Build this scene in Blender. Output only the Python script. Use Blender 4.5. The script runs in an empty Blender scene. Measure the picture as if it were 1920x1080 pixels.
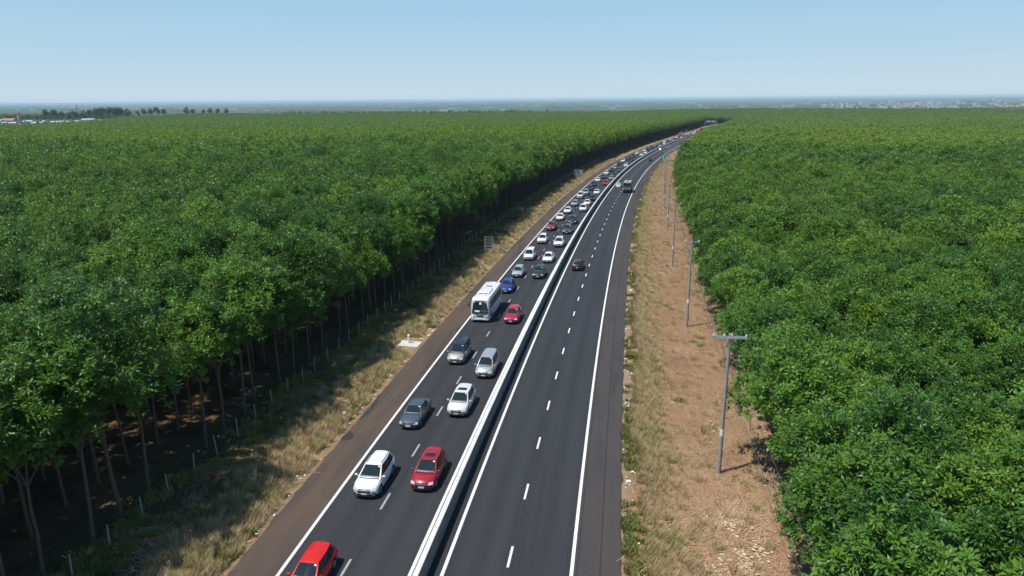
import bpy, bmesh, math, random
import numpy as np
from mathutils import Vector, Matrix
random.seed(7); RS = np.random.RandomState(11)
R = math.radians
SC = bpy.context.scene
COL = SC.collection

# ------------------------------------------------------------------ camera, sky, sun, exposure
CAM_H = 26.6; F_PX = 1280.0; PITCH = math.atan((540 - 187.0) / F_PX); ROLL = R(0.5)
cam = bpy.data.cameras.new('camera'); camo = bpy.data.objects.new('camera', cam); COL.objects.link(camo)
cam.sensor_width = 36.0; cam.lens = 36.0 * F_PX / 1920.0; cam.clip_start = 0.5; cam.clip_end = 90000
camo.matrix_world = (Matrix.Translation((0, 0, CAM_H)) @ Matrix.Rotation(R(90) - PITCH, 4, 'X') @ Matrix.Rotation(-ROLL, 4, 'Z'))
SC.camera = camo
SUN_EL = R(65.5); SUN_TO = Vector((-0.906, -0.42, 0)).normalized()   # horizontal direction towards the sun
world = bpy.data.worlds.new('World'); SC.world = world; world.use_nodes = True
wn = world.node_tree.nodes; wl = world.node_tree.links; wn.clear()
sky = wn.new('ShaderNodeTexSky'); sky.sky_type = 'NISHITA'; sky.sun_disc = False
sky.sun_elevation = SUN_EL; sky.sun_rotation = math.atan2(SUN_TO.x, SUN_TO.y) % (2 * math.pi)
sky.altitude = 900; sky.air_density = 1.0; sky.dust_density = 0.0; sky.ozone_density = 5.0
bg = wn.new('ShaderNodeBackground'); bg.inputs['Strength'].default_value = 0.10
wo = wn.new('ShaderNodeOutputWorld')
# pale humid air: the low sky fades from the clear sky into a milky blue, evenly all round the horizon
tcw = wn.new('ShaderNodeTexCoord'); spw = wn.new('ShaderNodeSeparateXYZ'); wl.new(tcw.outputs['Generated'], spw.inputs[0])
def wramp(stops):
    r_ = wn.new('ShaderNodeValToRGB'); cr = r_.color_ramp
    while len(cr.elements) < len(stops): cr.elements.new(0.5)
    for e, (p, c) in zip(cr.elements, stops): e.position = p; e.color = (*c, 1)
    wl.new(spw.outputs[2], r_.inputs[0]); return r_.outputs[0]
milky = wramp([(0.0, (0.545, 0.67, 0.765)), (0.07, (0.41, 0.60, 0.745)), (0.16, (0.31, 0.55, 0.73)), (0.5, (0.12, 0.33, 0.62))])
amount = wramp([(0.0, (1, 1, 1)), (0.15, (0.92,) * 3), (0.45, (0.45,) * 3), (0.9, (0.1,) * 3)])
scl = wn.new('ShaderNodeVectorMath'); scl.operation = 'SCALE'; scl.inputs[3].default_value = 10.0; wl.new(milky, scl.inputs[0])
mxw = wn.new('ShaderNodeMix'); mxw.data_type = 'RGBA'; mxw.clamp_factor = True
wl.new(amount, mxw.inputs[0]); wl.new(sky.outputs[0], mxw.inputs[6]); wl.new(scl.outputs[0], mxw.inputs[7])
wl.new(mxw.outputs[2], bg.inputs[0]); wl.new(bg.outputs[0], wo.inputs[0])
sun = bpy.data.lights.new('sun', 'SUN'); sun.energy = 4.5; sun.angle = R(0.53); sun.color = (1.0, 0.955, 0.88)
suno = bpy.data.objects.new('sun', sun); COL.objects.link(suno)
sdir = Vector((SUN_TO.x * math.cos(SUN_EL), SUN_TO.y * math.cos(SUN_EL), math.sin(SUN_EL)))
suno.rotation_euler = sdir.to_track_quat('Z', 'Y').to_euler(); suno.location = (0, 0, 60)
SC.view_settings.view_transform = 'Standard'; SC.view_settings.look = 'None'
SC.view_settings.exposure = 0.12; SC.view_settings.gamma = 1.0; SC.view_settings.use_curve_mapping = False
SC.cycles.max_bounces = 6; SC.cycles.diffuse_bounces = 3; SC.cycles.glossy_bounces = 2
SC.cycles.transmission_bounces = 3; SC.cycles.volume_bounces = 2; SC.cycles.transparent_max_bounces = 8
SC.cycles.use_denoising = True

# ------------------------------------------------------------------ terrain and road frame
def ss(a, b, x):
    t = np.clip((np.asarray(x, float) - a) / (b - a), 0, 1); return t * t * (3 - 2 * t)

def zbase(Y):
    Y = np.asarray(Y, float)
    lin = -0.0125 * (np.sqrt((Y - 45) ** 2 + 225) + (Y - 45)) / 2
    return -10.2 + np.log1p(np.exp(np.clip((lin + 10.2) * 1.2, -50, 50))) / 1.2

def terrain(X, Y):
    X = np.asarray(X, float); Y = np.asarray(Y, float)
    z = zbase(Y)
    u = X / np.maximum(Y, 1)
    ridge = ss(-0.66, -0.36, u)
    z = z + ridge * np.interp(u, [-0.42, -0.2, 0.1, 0.35, 0.75], [3.2, -0.5, -1.0, 4.5, 11.0]) * ss(930, 1400, Y)
    z = z - (30 + 16 * ridge) * ss(1550, 3000, Y)
    amp = ss(2200, 4500, Y)
    z = z + amp * (7 * np.sin(X / 1900.0 + 1.3) * np.cos(Y / 2300.0) + 5 * np.sin(Y / 1500.0 + X / 4000.0))
    z = z + 16 * ss(9000, 26000, Y)
    return z

TH = [0.1466,0.1518,0.1591,0.1664,0.1734,0.1802,0.1872,0.1946,0.2024,0.2103,0.2182,0.2265,0.2354,0.2445,0.2537,0.2629,0.2718,0.28,0.2875,0.2947,0.3019,0.3091,0.3163,0.323,0.3284,0.3323,0.3359,0.3394,0.3429,0.3464,0.3499,0.3526,0.354,0.3546,0.3552,0.3558,0.3564,0.357,0.3575,0.3581,0.3589,0.3599,0.3611,0.3624,0.3636,0.3648,0.366,0.3673,0.3685,0.3697,0.3709,0.3722,0.3734,0.3746,0.3758,0.3771,0.3783,0.3795,0.3807,0.382,0.3832,0.3844,0.3856,0.3869,0.3881,0.3893,0.3905,0.3918,0.393,0.3942]
S_AX = np.arange(-130, 1500, 2.0)
TH_AX = np.interp(S_AX, np.arange(len(TH)) * 20.0 - 30, TH)
TH_AX = TH_AX + np.clip(S_AX - 940, 0, 2000) * 0.0006
_x = np.cumsum(np.sin(TH_AX)) * 2; _y = np.cumsum(np.cos(TH_AX)) * 2
_i = int(np.argmin(abs(S_AX + 30)))
X_AX = _x - _x[_i] - 8.77; Y_AX = _y - _y[_i] + 4.04

def road_xy(s, o):
    x = np.interp(s, S_AX, X_AX); y = np.interp(s, S_AX, Y_AX); t = np.interp(s, S_AX, TH_AX)
    return x + np.cos(t) * o, y - np.sin(t) * o

def road_pt(s, o, dz=0.0):
    x, y = road_xy(s, o); return Vector((float(x), float(y), float(zbase(y)) + dz))

def heading(s): return float(np.interp(s, S_AX, TH_AX))

def to_so(X, Y):                       # world -> road frame (arc length, offset)
    X = np.asarray(X, float); Y = np.asarray(Y, float)
    s = Y - 34.0
    for _ in range(14):
        cx = np.interp(s, S_AX, X_AX); cy = np.interp(s, S_AX, Y_AX); t = np.interp(s, S_AX, TH_AX)
        s = s + (X - cx) * np.sin(t) + (Y - cy) * np.cos(t)
        s = np.clip(s, -130, 1490)
    cx = np.interp(s, S_AX, X_AX); cy = np.interp(s, S_AX, Y_AX); t = np.interp(s, S_AX, TH_AX)
    return s, (X - cx) * np.cos(t) - (Y - cy) * np.sin(t)

# ------------------------------------------------------------------ helpers
def link(o, parent=None):
    COL.objects.link(o)
    if parent is not None: o.parent = parent
    return o

def tag(o, label=None, cat=None, group=None, kind=None):
    if label: o['label'] = label
    if cat: o['category'] = cat
    if group: o['group'] = group
    if kind: o['kind'] = kind
    return o

def empty(name, loc=(0, 0, 0), rz=0.0):
    o = bpy.data.objects.new(name, None); o.location = loc; o.rotation_euler = (0, 0, rz); o.empty_display_size = 0.3
    return link(o)

def make_mesh(name, V, Fc, mats=(), smooth=False, mi=None):
    me = bpy.data.meshes.new(name)
    me.from_pydata([tuple(v) for v in V], [], [tuple(f) for f in Fc])
    for m in mats: me.materials.append(m)
    if mi is not None: me.polygons.foreach_set('material_index', list(mi))
    if smooth: me.polygons.foreach_set('use_smooth', [True] * len(me.polygons))
    me.update(); return me

def mesh_obj(name, V, Fc, mats=(), parent=None, smooth=False, mi=None, loc=None):
    o = bpy.data.objects.new(name, make_mesh(name, V, Fc, mats, smooth, mi))
    if loc is not None: o.location = loc
    return link(o, parent)

class MB:
    """collects shapes into one mesh"""
    def __init__(s): s.V = []; s.F = []; s.M = []
    def add(s, V, Fc, m=0):
        b = len(s.V); s.V += [tuple(v) for v in V]; s.F += [tuple(i + b for i in f) for f in Fc]; s.M += [m] * len(Fc); return s
    def box(s, c, d, m=0, mat=None):
        x, y, z = d[0] / 2, d[1] / 2, d[2] / 2
        V = [Vector((i * x, j * y, k * z)) for k in (-1, 1) for j in (-1, 1) for i in (-1, 1)]
        if mat is not None: V = [mat @ v for v in V]
        V = [v + Vector(c) for v in V]
        return s.add(V, [(0, 2, 3, 1), (4, 5, 7, 6), (0, 1, 5, 4), (2, 6, 7, 3), (0, 4, 6, 2), (1, 3, 7, 5)], m)
    def rbox(s, c, d, r=0.05, m=0, seg=2):
        bm = bmesh.new(); bmesh.ops.create_cube(bm, size=1)
        bmesh.ops.scale(bm, vec=d, verts=bm.verts)
        bmesh.ops.bevel(bm, geom=list(bm.edges), offset=r, segments=seg, affect='EDGES', profile=0.6)
        bm.verts.index_update()
        V = [v.co + Vector(c) for v in bm.verts]; Fc = [[v.index for v in f.verts] for f in bm.faces]; bm.free()
        return s.add(V, Fc, m)
    def tube(s, a, b, r0, r1=None, n=8, m=0, cap=True):
        a = Vector(a); b = Vector(b); r1 = r0 if r1 is None else r1
        d = (b - a).normalized(); u = d.orthogonal().normalized(); w = d.cross(u)
        V = []
        for p, r in ((a, r0), (b, r1)):
            for i in range(n):
                t = 2 * math.pi * i / n; V.append(p + (u * math.cos(t) + w * math.sin(t)) * r)
        Fc = [(i, (i + 1) % n, n + (i + 1) % n, n + i) for i in range(n)]
        if cap: Fc += [tuple(range(n - 1, -1, -1)), tuple(range(n, 2 * n))]
        return s.add(V, Fc, m)
    def obj(s, name, mats=(), parent=None, smooth=False, loc=None):
        return mesh_obj(name, s.V, s.F, mats, parent, smooth, s.M, loc)

def smooth_angle(o, ang=35):
    me = o.data
    me.polygons.foreach_set('use_smooth', [True] * len(me.polygons))
    bm = bmesh.new(); bm.from_mesh(me)
    a = R(ang)
    for e in bm.edges:
        if len(e.link_faces) == 2: e.smooth = e.calc_face_angle(0) < a
    bm.to_mesh(me); bm.free()
    return o

def copy_tree(o, parent=None):
    c = o.copy(); COL.objects.link(c)
    if parent is not None: c.parent = parent
    for ch in list(o.children): copy_tree(ch, c)
    return c

ORD = ['first','second','third','fourth','fifth','sixth','seventh','eighth','ninth','tenth','eleventh','twelfth','thirteenth','fourteenth','fifteenth','sixteenth','seventeenth','eighteenth','nineteenth','twentieth']
def ordn(i):                            # 1 -> first
    if i <= 20: return ORD[i - 1]
    tens = {2: 'twenty', 3: 'thirty', 4: 'forty', 5: 'fifty', 6: 'sixty', 7: 'seventy', 8: 'eighty', 9: 'ninety'}
    t, u = divmod(i, 10)
    if t > 9: return '%dth' % i
    return (tens[t] + '-' + ORD[u - 1]) if u else tens[t][:-1] + 'ieth'

# ------------------------------------------------------------------ materials
def new_mat(name):
    m = bpy.data.materials.new(name); m.use_nodes = True
    nt = m.node_tree; b = nt.nodes['Principled BSDF']
    return m, nt, b

def plain(name, col, rough=0.6, metal=0.0, spec=0.5, var=0.0, scale=8.0, coat=0.0, bump=0.0):
    m, nt, b = new_mat(name)
    b.inputs['Base Color'].default_value = (*col, 1); b.inputs['Roughness'].default_value = rough
    b.inputs['Metallic'].default_value = metal; b.inputs['Specular IOR Level'].default_value = spec
    b.inputs['Coat Weight'].default_value = coat; b.inputs['Coat Roughness'].default_value = 0.06
    if var or bump:
        tc = nt.nodes.new('ShaderNodeTexCoord'); nz = nt.nodes.new('ShaderNodeTexNoise')
        nz.inputs['Scale'].default_value = scale; nz.inputs['Detail'].default_value = 5
        nt.links.new(tc.outputs['Object'], nz.inputs['Vector'])
        if var:
            mx = nt.nodes.new('ShaderNodeMix'); mx.data_type = 'RGBA'
            mx.inputs[6].default_value = (*[c * (1 - var) for c in col], 1); mx.inputs[7].default_value = (*[min(1, c * (1 + var)) for c in col], 1)
            nt.links.new(nz.outputs['Fac'], mx.inputs[0]); nt.links.new(mx.outputs[2], b.inputs['Base Color'])
        if bump:
            bp = nt.nodes.new('ShaderNodeBump'); bp.inputs['Strength'].default_value = bump; bp.inputs['Distance'].default_value = 0.02
            nt.links.new(nz.outputs['Fac'], bp.inputs['Height']); nt.links.new(bp.outputs[0], b.inputs['Normal'])
    return m

class N:
    """tiny node-graph writer"""
    def __init__(s, nt): s.nt = nt; s.n = nt.nodes; s.l = nt.links
    def _set(s, sock, v):
        if hasattr(v, 'is_output') or isinstance(v, bpy.types.NodeSocket): s.l.new(v, sock)
        elif isinstance(v, (tuple, list)) and len(v) == 3 and sock.type == 'RGBA': sock.default_value = (*v, 1)
        else: sock.default_value = v
    def uv(s): n = s.n.new('ShaderNodeUVMap'); return n.outputs[0]
    def pos(s): n = s.n.new('ShaderNodeNewGeometry'); return n.outputs['Position']
    def map(s, v, sc=(1, 1, 1), rot=(0, 0, 0)):
        n = s.n.new('ShaderNodeMapping'); n.inputs['Scale'].default_value = sc; n.inputs['Rotation'].default_value = rot
        s.l.new(v, n.inputs['Vector']); return n.outputs[0]
    def noise(s, v, scale, detail=4, rough=0.55, dist=0.0, color=False):
        n = s.n.new('ShaderNodeTexNoise'); n.inputs['Scale'].default_value = scale; n.inputs['Detail'].default_value = detail
        n.inputs['Roughness'].default_value = rough; n.inputs['Distortion'].default_value = dist
        s.l.new(v, n.inputs['Vector']); return n.outputs['Color' if color else 'Fac']
    def vor(s, v, scale, rnd=1.0, out='Color'):
        n = s.n.new('ShaderNodeTexVoronoi'); n.inputs['Scale'].default_value = scale; n.inputs['Randomness'].default_value = rnd
        s.l.new(v, n.inputs['Vector']); return n.outputs[out]
    def sep(s, v): n = s.n.new('ShaderNodeSeparateXYZ'); s.l.new(v, n.inputs[0]); return n.outputs
    def math(s, op, a, b=0.0, c=0.0):
        n = s.n.new('ShaderNodeMath'); n.operation = op
        s._set(n.inputs[0], a); s._set(n.inputs[1], b); s._set(n.inputs[2], c); return n.outputs[0]
    def rng(s, v, a, b, c=0.0, d=1.0):
        n = s.n.new('ShaderNodeMapRange'); s._set(n.inputs[0], v)
        n.inputs[1].default_value = a; n.inputs[2].default_value = b; n.inputs[3].default_value = c; n.inputs[4].default_value = d
        return n.outputs[0]
    def mix(s, f, a, b, mode='MIX'):
        n = s.n.new('ShaderNodeMix'); n.data_type = 'RGBA'; n.blend_type = mode
        s._set(n.inputs[0], f); s._set(n.inputs[6], a); s._set(n.inputs[7], b); return n.outputs[2]
    def ramp(s, f, stops):
        n = s.n.new('ShaderNodeValToRGB'); cr = n.color_ramp
        while len(cr.elements) < len(stops): cr.elements.new(0.5)
        for e, (p, c) in zip(cr.elements, stops): e.position = p; e.color = (*c, 1)
        s.l.new(f, n.inputs[0]); return n.outputs[0]
    def bump(s, h, st=0.3, dist=0.05):
        n = s.n.new('ShaderNodeBump'); n.inputs['Strength'].default_value = st; n.inputs['Distance'].default_value = dist
        s.l.new(h, n.inputs['Height']); return n.outputs[0]

def asphalt(name, base, dust=None, dust_amt=0.5, patch=None, tracks=(), seams=()):
    m, nt, b = new_mat(name); g = N(nt); uv = g.uv(); P = g.pos()
    fine = g.noise(P, 9.0, 3); big = g.noise(g.map(uv, (0.5, 0.04, 1)), 1.0, 3)
    c = g.mix(g.rng(fine, 0.3, 0.7), tuple(x * 0.82 for x in base), tuple(x * 1.18 for x in base))
    c = g.mix(g.rng(big, 0.35, 0.65), c, g.mix(0.5, c, (0.040, 0.044, 0.049)))
    off = g.sep(uv)[0]
    for t in tracks:                     # slightly polished paler wheel paths
        d = g.math('ABSOLUTE', g.math('SUBTRACT', off, t))
        w = g.math('MULTIPLY', g.rng(d, 0.2, 0.75, 1, 0), 0.35)
        c = g.mix(w, c, (0.048, 0.051, 0.055))
    if dust:
        dn = g.noise(g.map(uv, (0.55, 0.09, 1)), 1.0, 5, 0.6)
        c = g.mix(g.math('MULTIPLY', g.rng(dn, 0.25, 0.55), dust_amt), c, dust)
    if patch:
        pn = g.noise(g.map(uv, (0.7, 0.28, 1)), 1.0, 2, 0.4, 0.3)
        c = g.mix(g.rng(pn, 0.66, 0.70), c, patch)
    for t in seams:                      # paving joints along the carriageway
        d = g.math('ABSOLUTE', g.math('SUBTRACT', off, t))
        c = g.mix(g.math('MULTIPLY', g.rng(d, 0.03, 0.07, 1, 0), 0.55), c, (0.020, 0.020, 0.021))
    oil = g.noise(g.map(uv, (2.6, 0.05, 1)), 1.0, 4, 0.6)
    c = g.mix(g.math('MULTIPLY', g.rng(oil, 0.55, 0.72), 0.30), c, (0.018, 0.019, 0.021))
    rep = g.noise(g.map(uv, (0.35, 0.022, 1)), 1.0, 2, 0.4)
    c = g.mix(g.math('MULTIPLY', g.rng(rep, 0.60, 0.615), 0.35), c, (0.024, 0.025, 0.028))
    speck = g.noise(P, 1.1, 7, 0.8)
    c = g.mix(g.math('MULTIPLY', g.rng(speck, 0.66, 0.76), 0.25), c, (0.11, 0.11, 0.105))
    nt.links.new(c, b.inputs['Base Color']); b.inputs['Roughness'].default_value = 0.82; b.inputs['Specular IOR Level'].default_value = 0.3
    nt.links.new(g.bump(g.noise(P, 60, 2), 0.25, 0.01), b.inputs['Normal'])
    return m

M = {}
M['road'] = asphalt('asphalt', (0.029, 0.031, 0.035), tracks=(1.0, 2.8, 4.7, 6.5, -2.9, -4.6, -6.7, -8.5), seams=(3.45, -5.5))
M['should_l'] = asphalt('dusty_asphalt', (0.05, 0.047, 0.045), dust=(0.115, 0.078, 0.056), dust_amt=0.75, patch=(0.038, 0.038, 0.040))
M['should_r'] = asphalt('shoulder_asphalt', (0.046, 0.044, 0.044), dust=(0.082, 0.068, 0.060), dust_amt=0.5, seams=(7.75, 9.1))
def paint_mat():
    m, nt, b = new_mat('road_paint'); g = N(nt); P = g.pos()
    n = g.noise(P, 3.0, 6, 0.7)
    c = g.mix(g.rng(n, 0.58, 0.76), (0.74, 0.74, 0.72), (0.30, 0.29, 0.28))
    nt.links.new(c, b.inputs['Base Color']); b.inputs['Roughness'].default_value = 0.7
    return m
M['paint'] = paint_mat()
M['paint_worn'] = plain('worn_road_paint', (0.34, 0.34, 0.33), 0.8, var=0.35, scale=3)
def barrier_mat():
    m, nt, b = new_mat('barrier_concrete'); g = N(nt); P = g.pos()
    n = g.noise(P, 1.4, 6, 0.65); st = g.noise(g.map(P, (2.2, 2.2, 0.25)), 1.0, 4, 0.6)
    c = g.mix(g.rng(n, 0.3, 0.7), (0.17, 0.175, 0.18), (0.25, 0.25, 0.25))
    c = g.mix(g.rng(st, 0.60, 0.74), c, (0.10, 0.10, 0.10))
    nt.links.new(c, b.inputs['Base Color']); b.inputs['Roughness'].default_value = 0.85
    return m
M['barrier'] = barrier_mat()
M['concrete'] = plain('pole_concrete', (0.33, 0.315, 0.29), 0.9, var=0.3, scale=2.5, bump=0.2)
M['post'] = plain('post_concrete', (0.36, 0.34, 0.31), 0.9, var=0.3, scale=5)
M['white'] = plain('white_enamel', (0.78, 0.78, 0.76), 0.5, var=0.08)
M['galv'] = plain('galvanised_steel', (0.50, 0.52, 0.54), 0.45, 0.5, var=0.15)
M['wire'] = plain('dark_wire', (0.05, 0.05, 0.05), 0.6)
M['porcelain'] = plain('porcelain', (0.75, 0.75, 0.74), 0.3)
M['green_sign'] = plain('green_sign_sheet', (0.0, 0.26, 0.17), 0.5)
M['red'] = plain('red_reflector', (0.5, 0.03, 0.02), 0.4)

def leaf_mat(name, dark, mid, lite, yellow, big=0.006, zones=True):
    m, nt, b = new_mat(name); g = N(nt)
    oi = nt.nodes.new('ShaderNodeObjectInfo')
    a = nt.nodes.new('ShaderNodeAttribute'); a.attribute_type = 'GEOMETRY'; a.attribute_name = 'tone'
    loc = oi.outputs['Location']
    patch = g.noise(loc, big, 4, 0.6); p2 = g.noise(loc, 0.05, 3, 0.6)
    c = g.mix(a.outputs['Fac'], dark, mid)
    c = g.mix(g.rng(g.math('ADD', oi.outputs['Random'], g.math('MULTIPLY', p2, 1.2)), 0.75, 1.75), c, lite)
    c = g.mix(g.math('MULTIPLY', g.rng(patch, 0.47, 0.62), 0.45), c, yellow)
    # a few yellower trees at random; below, yellower then paler zones with distance
    c = g.mix(g.math('MULTIPLY', g.rng(oi.outputs['Random'], 0.90, 0.97), 0.35), c, yellow)
    wobble = g.math('MULTIPLY', g.math('SUBTRACT', g.noise(loc, 0.008, 3), 0.5), 260.0)
    y = g.math('ADD', g.sep(loc)[1], wobble)
    if zones:
        c = g.mix(g.math('MULTIPLY', g.rng(y, 285, 330), 0.65), c, yellow)
        c = g.mix(g.math('MULTIPLY', g.rng(y, 470, 560), 0.6), c, (0.165, 0.270, 0.060))
        c = g.mix(g.math('MULTIPLY', g.rng(y, 900, 1100), 0.5), c, (0.150, 0.245, 0.065))
    nt.links.new(c, b.inputs['Base Color'])
    b.inputs['Roughness'].default_value = 0.46; b.inputs['Specular IOR Level'].default_value = 0.38
    tr = nt.nodes.new('ShaderNodeBsdfTranslucent'); nt.links.new(g.mix(0.65, c, (0.16, 0.24, 0.02)), tr.inputs[0])
    mx = nt.nodes.new('ShaderNodeMixShader'); mx.inputs[0].default_value = 0.22
    out = [n for n in nt.nodes if n.type == 'OUTPUT_MATERIAL'][0]
    nt.links.new(b.outputs[0], mx.inputs[1]); nt.links.new(tr.outputs[0], mx.inputs[2]); nt.links.new(mx.outputs[0], out.inputs[0])
    return m
M['leaf'] = leaf_mat('rubber_leaf', (0.016, 0.068, 0.012), (0.088, 0.215, 0.024), (0.145, 0.295, 0.030), (0.215, 0.320, 0.020))
M['leaf_dark'] = leaf_mat('grove_leaf', (0.016, 0.036, 0.018), (0.026, 0.052, 0.024), (0.030, 0.060, 0.026), (0.030, 0.055, 0.022), zones=False)
M['bark'] = plain('bark', (0.105, 0.085, 0.065), 0.9, var=0.4, scale=3, bump=0.3)

# ------------------------------------------------------------------ strips along the road
def strip(name, o0, o1, s0, s1, dz, mat, parent=None, ds=3.0, nx=1, bumpf=None):
    n = int((s1 - s0) / ds) + 1; ss_ = np.linspace(s0, s1, n); V = []; UV = []
    for s in ss_:
        for k in range(nx + 1):
            o = o0 + (o1 - o0) * k / nx
            x, y = road_xy(s, o); z = float(zbase(y)) + dz
            if bumpf is not None: z += bumpf(s, o)
            V.append((float(x), float(y), z)); UV.append((o, s))
    Fc = []; w = nx + 1
    for i in range(n - 1):
        for k in range(nx):
            a = i * w + k; Fc.append((a, a + 1, a + w + 1, a + w))
    o = mesh_obj(name, V, Fc, (mat,), parent, smooth=True)
    uv = o.data.uv_layers.new(name='UVMap')
    idx = np.empty(len(o.data.loops), dtype=np.int32); o.data.loops.foreach_get('vertex_index', idx)
    uv.data.foreach_set('uv', np.array(UV)[idx].ravel())
    return o

# ---- ground sheet
def ground_mat():
    m, nt, b = new_mat('plain_ground'); g = N(nt); P = g.pos()
    n1 = g.noise(P, 0.35, 6, 0.65); n2 = g.noise(P, 3.0, 5, 0.7)
    near = g.mix(g.rng(n1, 0.35, 0.65), (0.070, 0.046, 0.028), (0.15, 0.095, 0.052))
    near = g.mix(g.rng(n2, 0.55, 0.75), near, (0.055, 0.060, 0.026))
    w = g.map(P, (0.0011, 0.0018, 0), (0, 0, 0.35))
    f = g.sep(g.vor(w, 1.0, 0.9))[0]
    far = g.ramp(f, [(0.0, (0.030, 0.056, 0.022)), (0.28, (0.048, 0.082, 0.026)), (0.42, (0.105, 0.125, 0.050)), (0.55, (0.045, 0.078, 0.028)),
                     (0.72, (0.19, 0.16, 0.10)), (0.82, (0.052, 0.088, 0.030)), (1.0, (0.22, 0.175, 0.115))])
    f2 = g.noise(g.map(P, (0.0009, 0.0028, 0)), 1.0, 5, 0.65)
    far = g.mix(g.rng(f2, 0.42, 0.56), far, (0.034, 0.062, 0.026))
    y = g.sep(P)[1]
    c = g.mix(g.rng(y, 1500, 2100), near, far)
    nt.links.new(c, b.inputs['Base Color']); b.inputs['Roughness'].default_value = 0.95; b.inputs['Specular IOR Level'].default_value = 0.1
    return m
M['ground'] = ground_mat()
ys = list(np.arange(-120, 130, 2.5)) + list(np.arange(130, 700, 10)) + list(np.arange(700, 1700, 15)) + list(np.geomspace(1700, 42000, 90))
tx = np.linspace(-1, 1, 121)
V = []
for y in ys:
    w = 260 + max(y, 0) * 0.98
    X = tx * w; Z = terrain(X, np.full_like(X, y)) - 0.10
    V += [(float(a), float(y), float(c)) for a, c in zip(X, Z)]
nx = len(tx); Fc = [(i * nx + k, i * nx + k + 1, (i + 1) * nx + k + 1, (i + 1) * nx + k) for i in range(len(ys) - 1) for k in range(nx - 1)]
tag(mesh_obj('ground', V, Fc, (M['ground'],), smooth=True), kind='structure')

S0, S1 = -60, 1070
def hump(s, o):                          # gentle unevenness of the earth verge, never above the road edge
    return 0.05 * math.sin(s * 0.31 + o) * math.sin(o * 1.7 + s * 0.05) - 0.05
def verge_mat(name, side):
    m, nt, b = new_mat(name); g = N(nt); uv = g.uv(); P = g.pos(); off = g.sep(uv)[0]
    n1 = g.noise(P, 0.9, 6, 0.7); n2 = g.noise(P, 6.0, 5, 0.75); n3 = g.noise(P, 0.25, 4, 0.6)
    if side == 'r':
        c = g.mix(g.rng(n2, 0.35, 0.7), (0.19, 0.090, 0.045), (0.42, 0.27, 0.155))
        c = g.mix(g.rng(n1, 0.42, 0.60), c, (0.26, 0.185, 0.095))
        c = g.mix(g.math('MULTIPLY', g.rng(n3, 0.52, 0.64), 0.55), c, (0.13, 0.125, 0.048))
        fr = g.noise(g.map(uv, (14.0, 0.7, 1), (0, 0, 0.9)), 1.0, 4, 0.7)
        c = g.mix(g.rng(fr, 0.55, 0.7), c, (0.50, 0.35, 0.23))
        edge = g.rng(off, 10.3, 11.2, 1, 0)
        c = g.mix(g.math('MULTIPLY', edge, g.rng(n2, 0.3, 0.6)), c, (0.33, 0.24, 0.18))
    else:
        c = g.mix(g.rng(n2, 0.35, 0.7), (0.24, 0.160, 0.080), (0.40, 0.30, 0.155))
        c = g.mix(g.math('MULTIPLY', g.rng(n1, 0.48, 0.62), 0.6), c, (0.13, 0.135, 0.050))
        edge = g.rng(g.math('ADD', off, g.math('MULTIPLY', n1, 0.9)), -12.7, -11.9, 0, 1)
        c = g.mix(edge, c, g.mix(g.rng(n2, 0.3, 0.7), (0.20, 0.115, 0.068), (0.32, 0.21, 0.14)))
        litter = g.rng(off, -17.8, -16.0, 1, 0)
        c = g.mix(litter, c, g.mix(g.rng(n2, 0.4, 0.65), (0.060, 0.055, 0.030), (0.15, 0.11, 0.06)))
    nt.links.new(c, b.inputs['Base Color']); b.inputs['Roughness'].default_value = 0.95; b.inputs['Specular IOR Level'].default_value = 0.1
    nt.links.new(g.bump(n2, 0.7, 0.12), b.inputs['Normal'])
    return m
M['verge_l'] = verge_mat('left_verge_earth', 'l'); M['verge_r'] = verge_mat('right_verge_earth', 'r')
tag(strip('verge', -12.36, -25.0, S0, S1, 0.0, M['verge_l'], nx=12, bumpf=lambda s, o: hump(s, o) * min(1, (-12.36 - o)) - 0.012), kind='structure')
tag(strip('verge', 10.26, 26.0, S0, S1, 0.0, M['verge_r'], nx=14, bumpf=lambda s, o: hump(s, o) * min(1, (o - 10.26)) - 0.012), kind='structure')
road = tag(strip('road', -12.4, 10.3, S0, S1, 0.0, M['road'], nx=8), kind='structure')
def ragged(name, oin, oout, mat, side):   # shoulder sheet with an uneven outer edge
    n = int((S1 - S0) / 0.8) if False else 900
    ss_ = np.concatenate([np.arange(-60, 150, 0.7), np.arange(150, S1, 5.0)])
    V = []; UV = []
    for s in ss_:
        j = 0.10 * math.sin(s * 1.9) * math.sin(s * 0.37) + 0.06 * math.sin(s * 5.3 + 1)
        for o in (oin, oout + j * side):
            x, y = road_xy(s, o); V.append((float(x), float(y), float(zbase(y)) + 0.006)); UV.append((o, s))
    Fc = [(2 * i, 2 * i + 1, 2 * i + 3, 2 * i + 2) for i in range(len(ss_) - 1)]
    if side < 0: Fc = [f[::-1] for f in Fc]
    o = mesh_obj(name, V, Fc, (mat,))
    uv = o.data.uv_layers.new(name='UVMap')
    idx = np.empty(len(o.data.loops), dtype=np.int32); o.data.loops.foreach_get('vertex_index', idx)
    uv.data.foreach_set('uv', np.array(UV)[idx].ravel())
    return tag(o, kind='structure')
ragged('road_shoulder', -9.62, -12.42, M['should_l'], -1)
ragged('road_shoulder', 7.60, 10.34, M['should_r'], 1)
for o_ in (0.0, 7.45, -9.50, -1.86):
    tag(strip('edge_line', o_ - 0.105, o_ + 0.105, S0, S1, 0.011, M['paint']), kind='structure')
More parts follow.
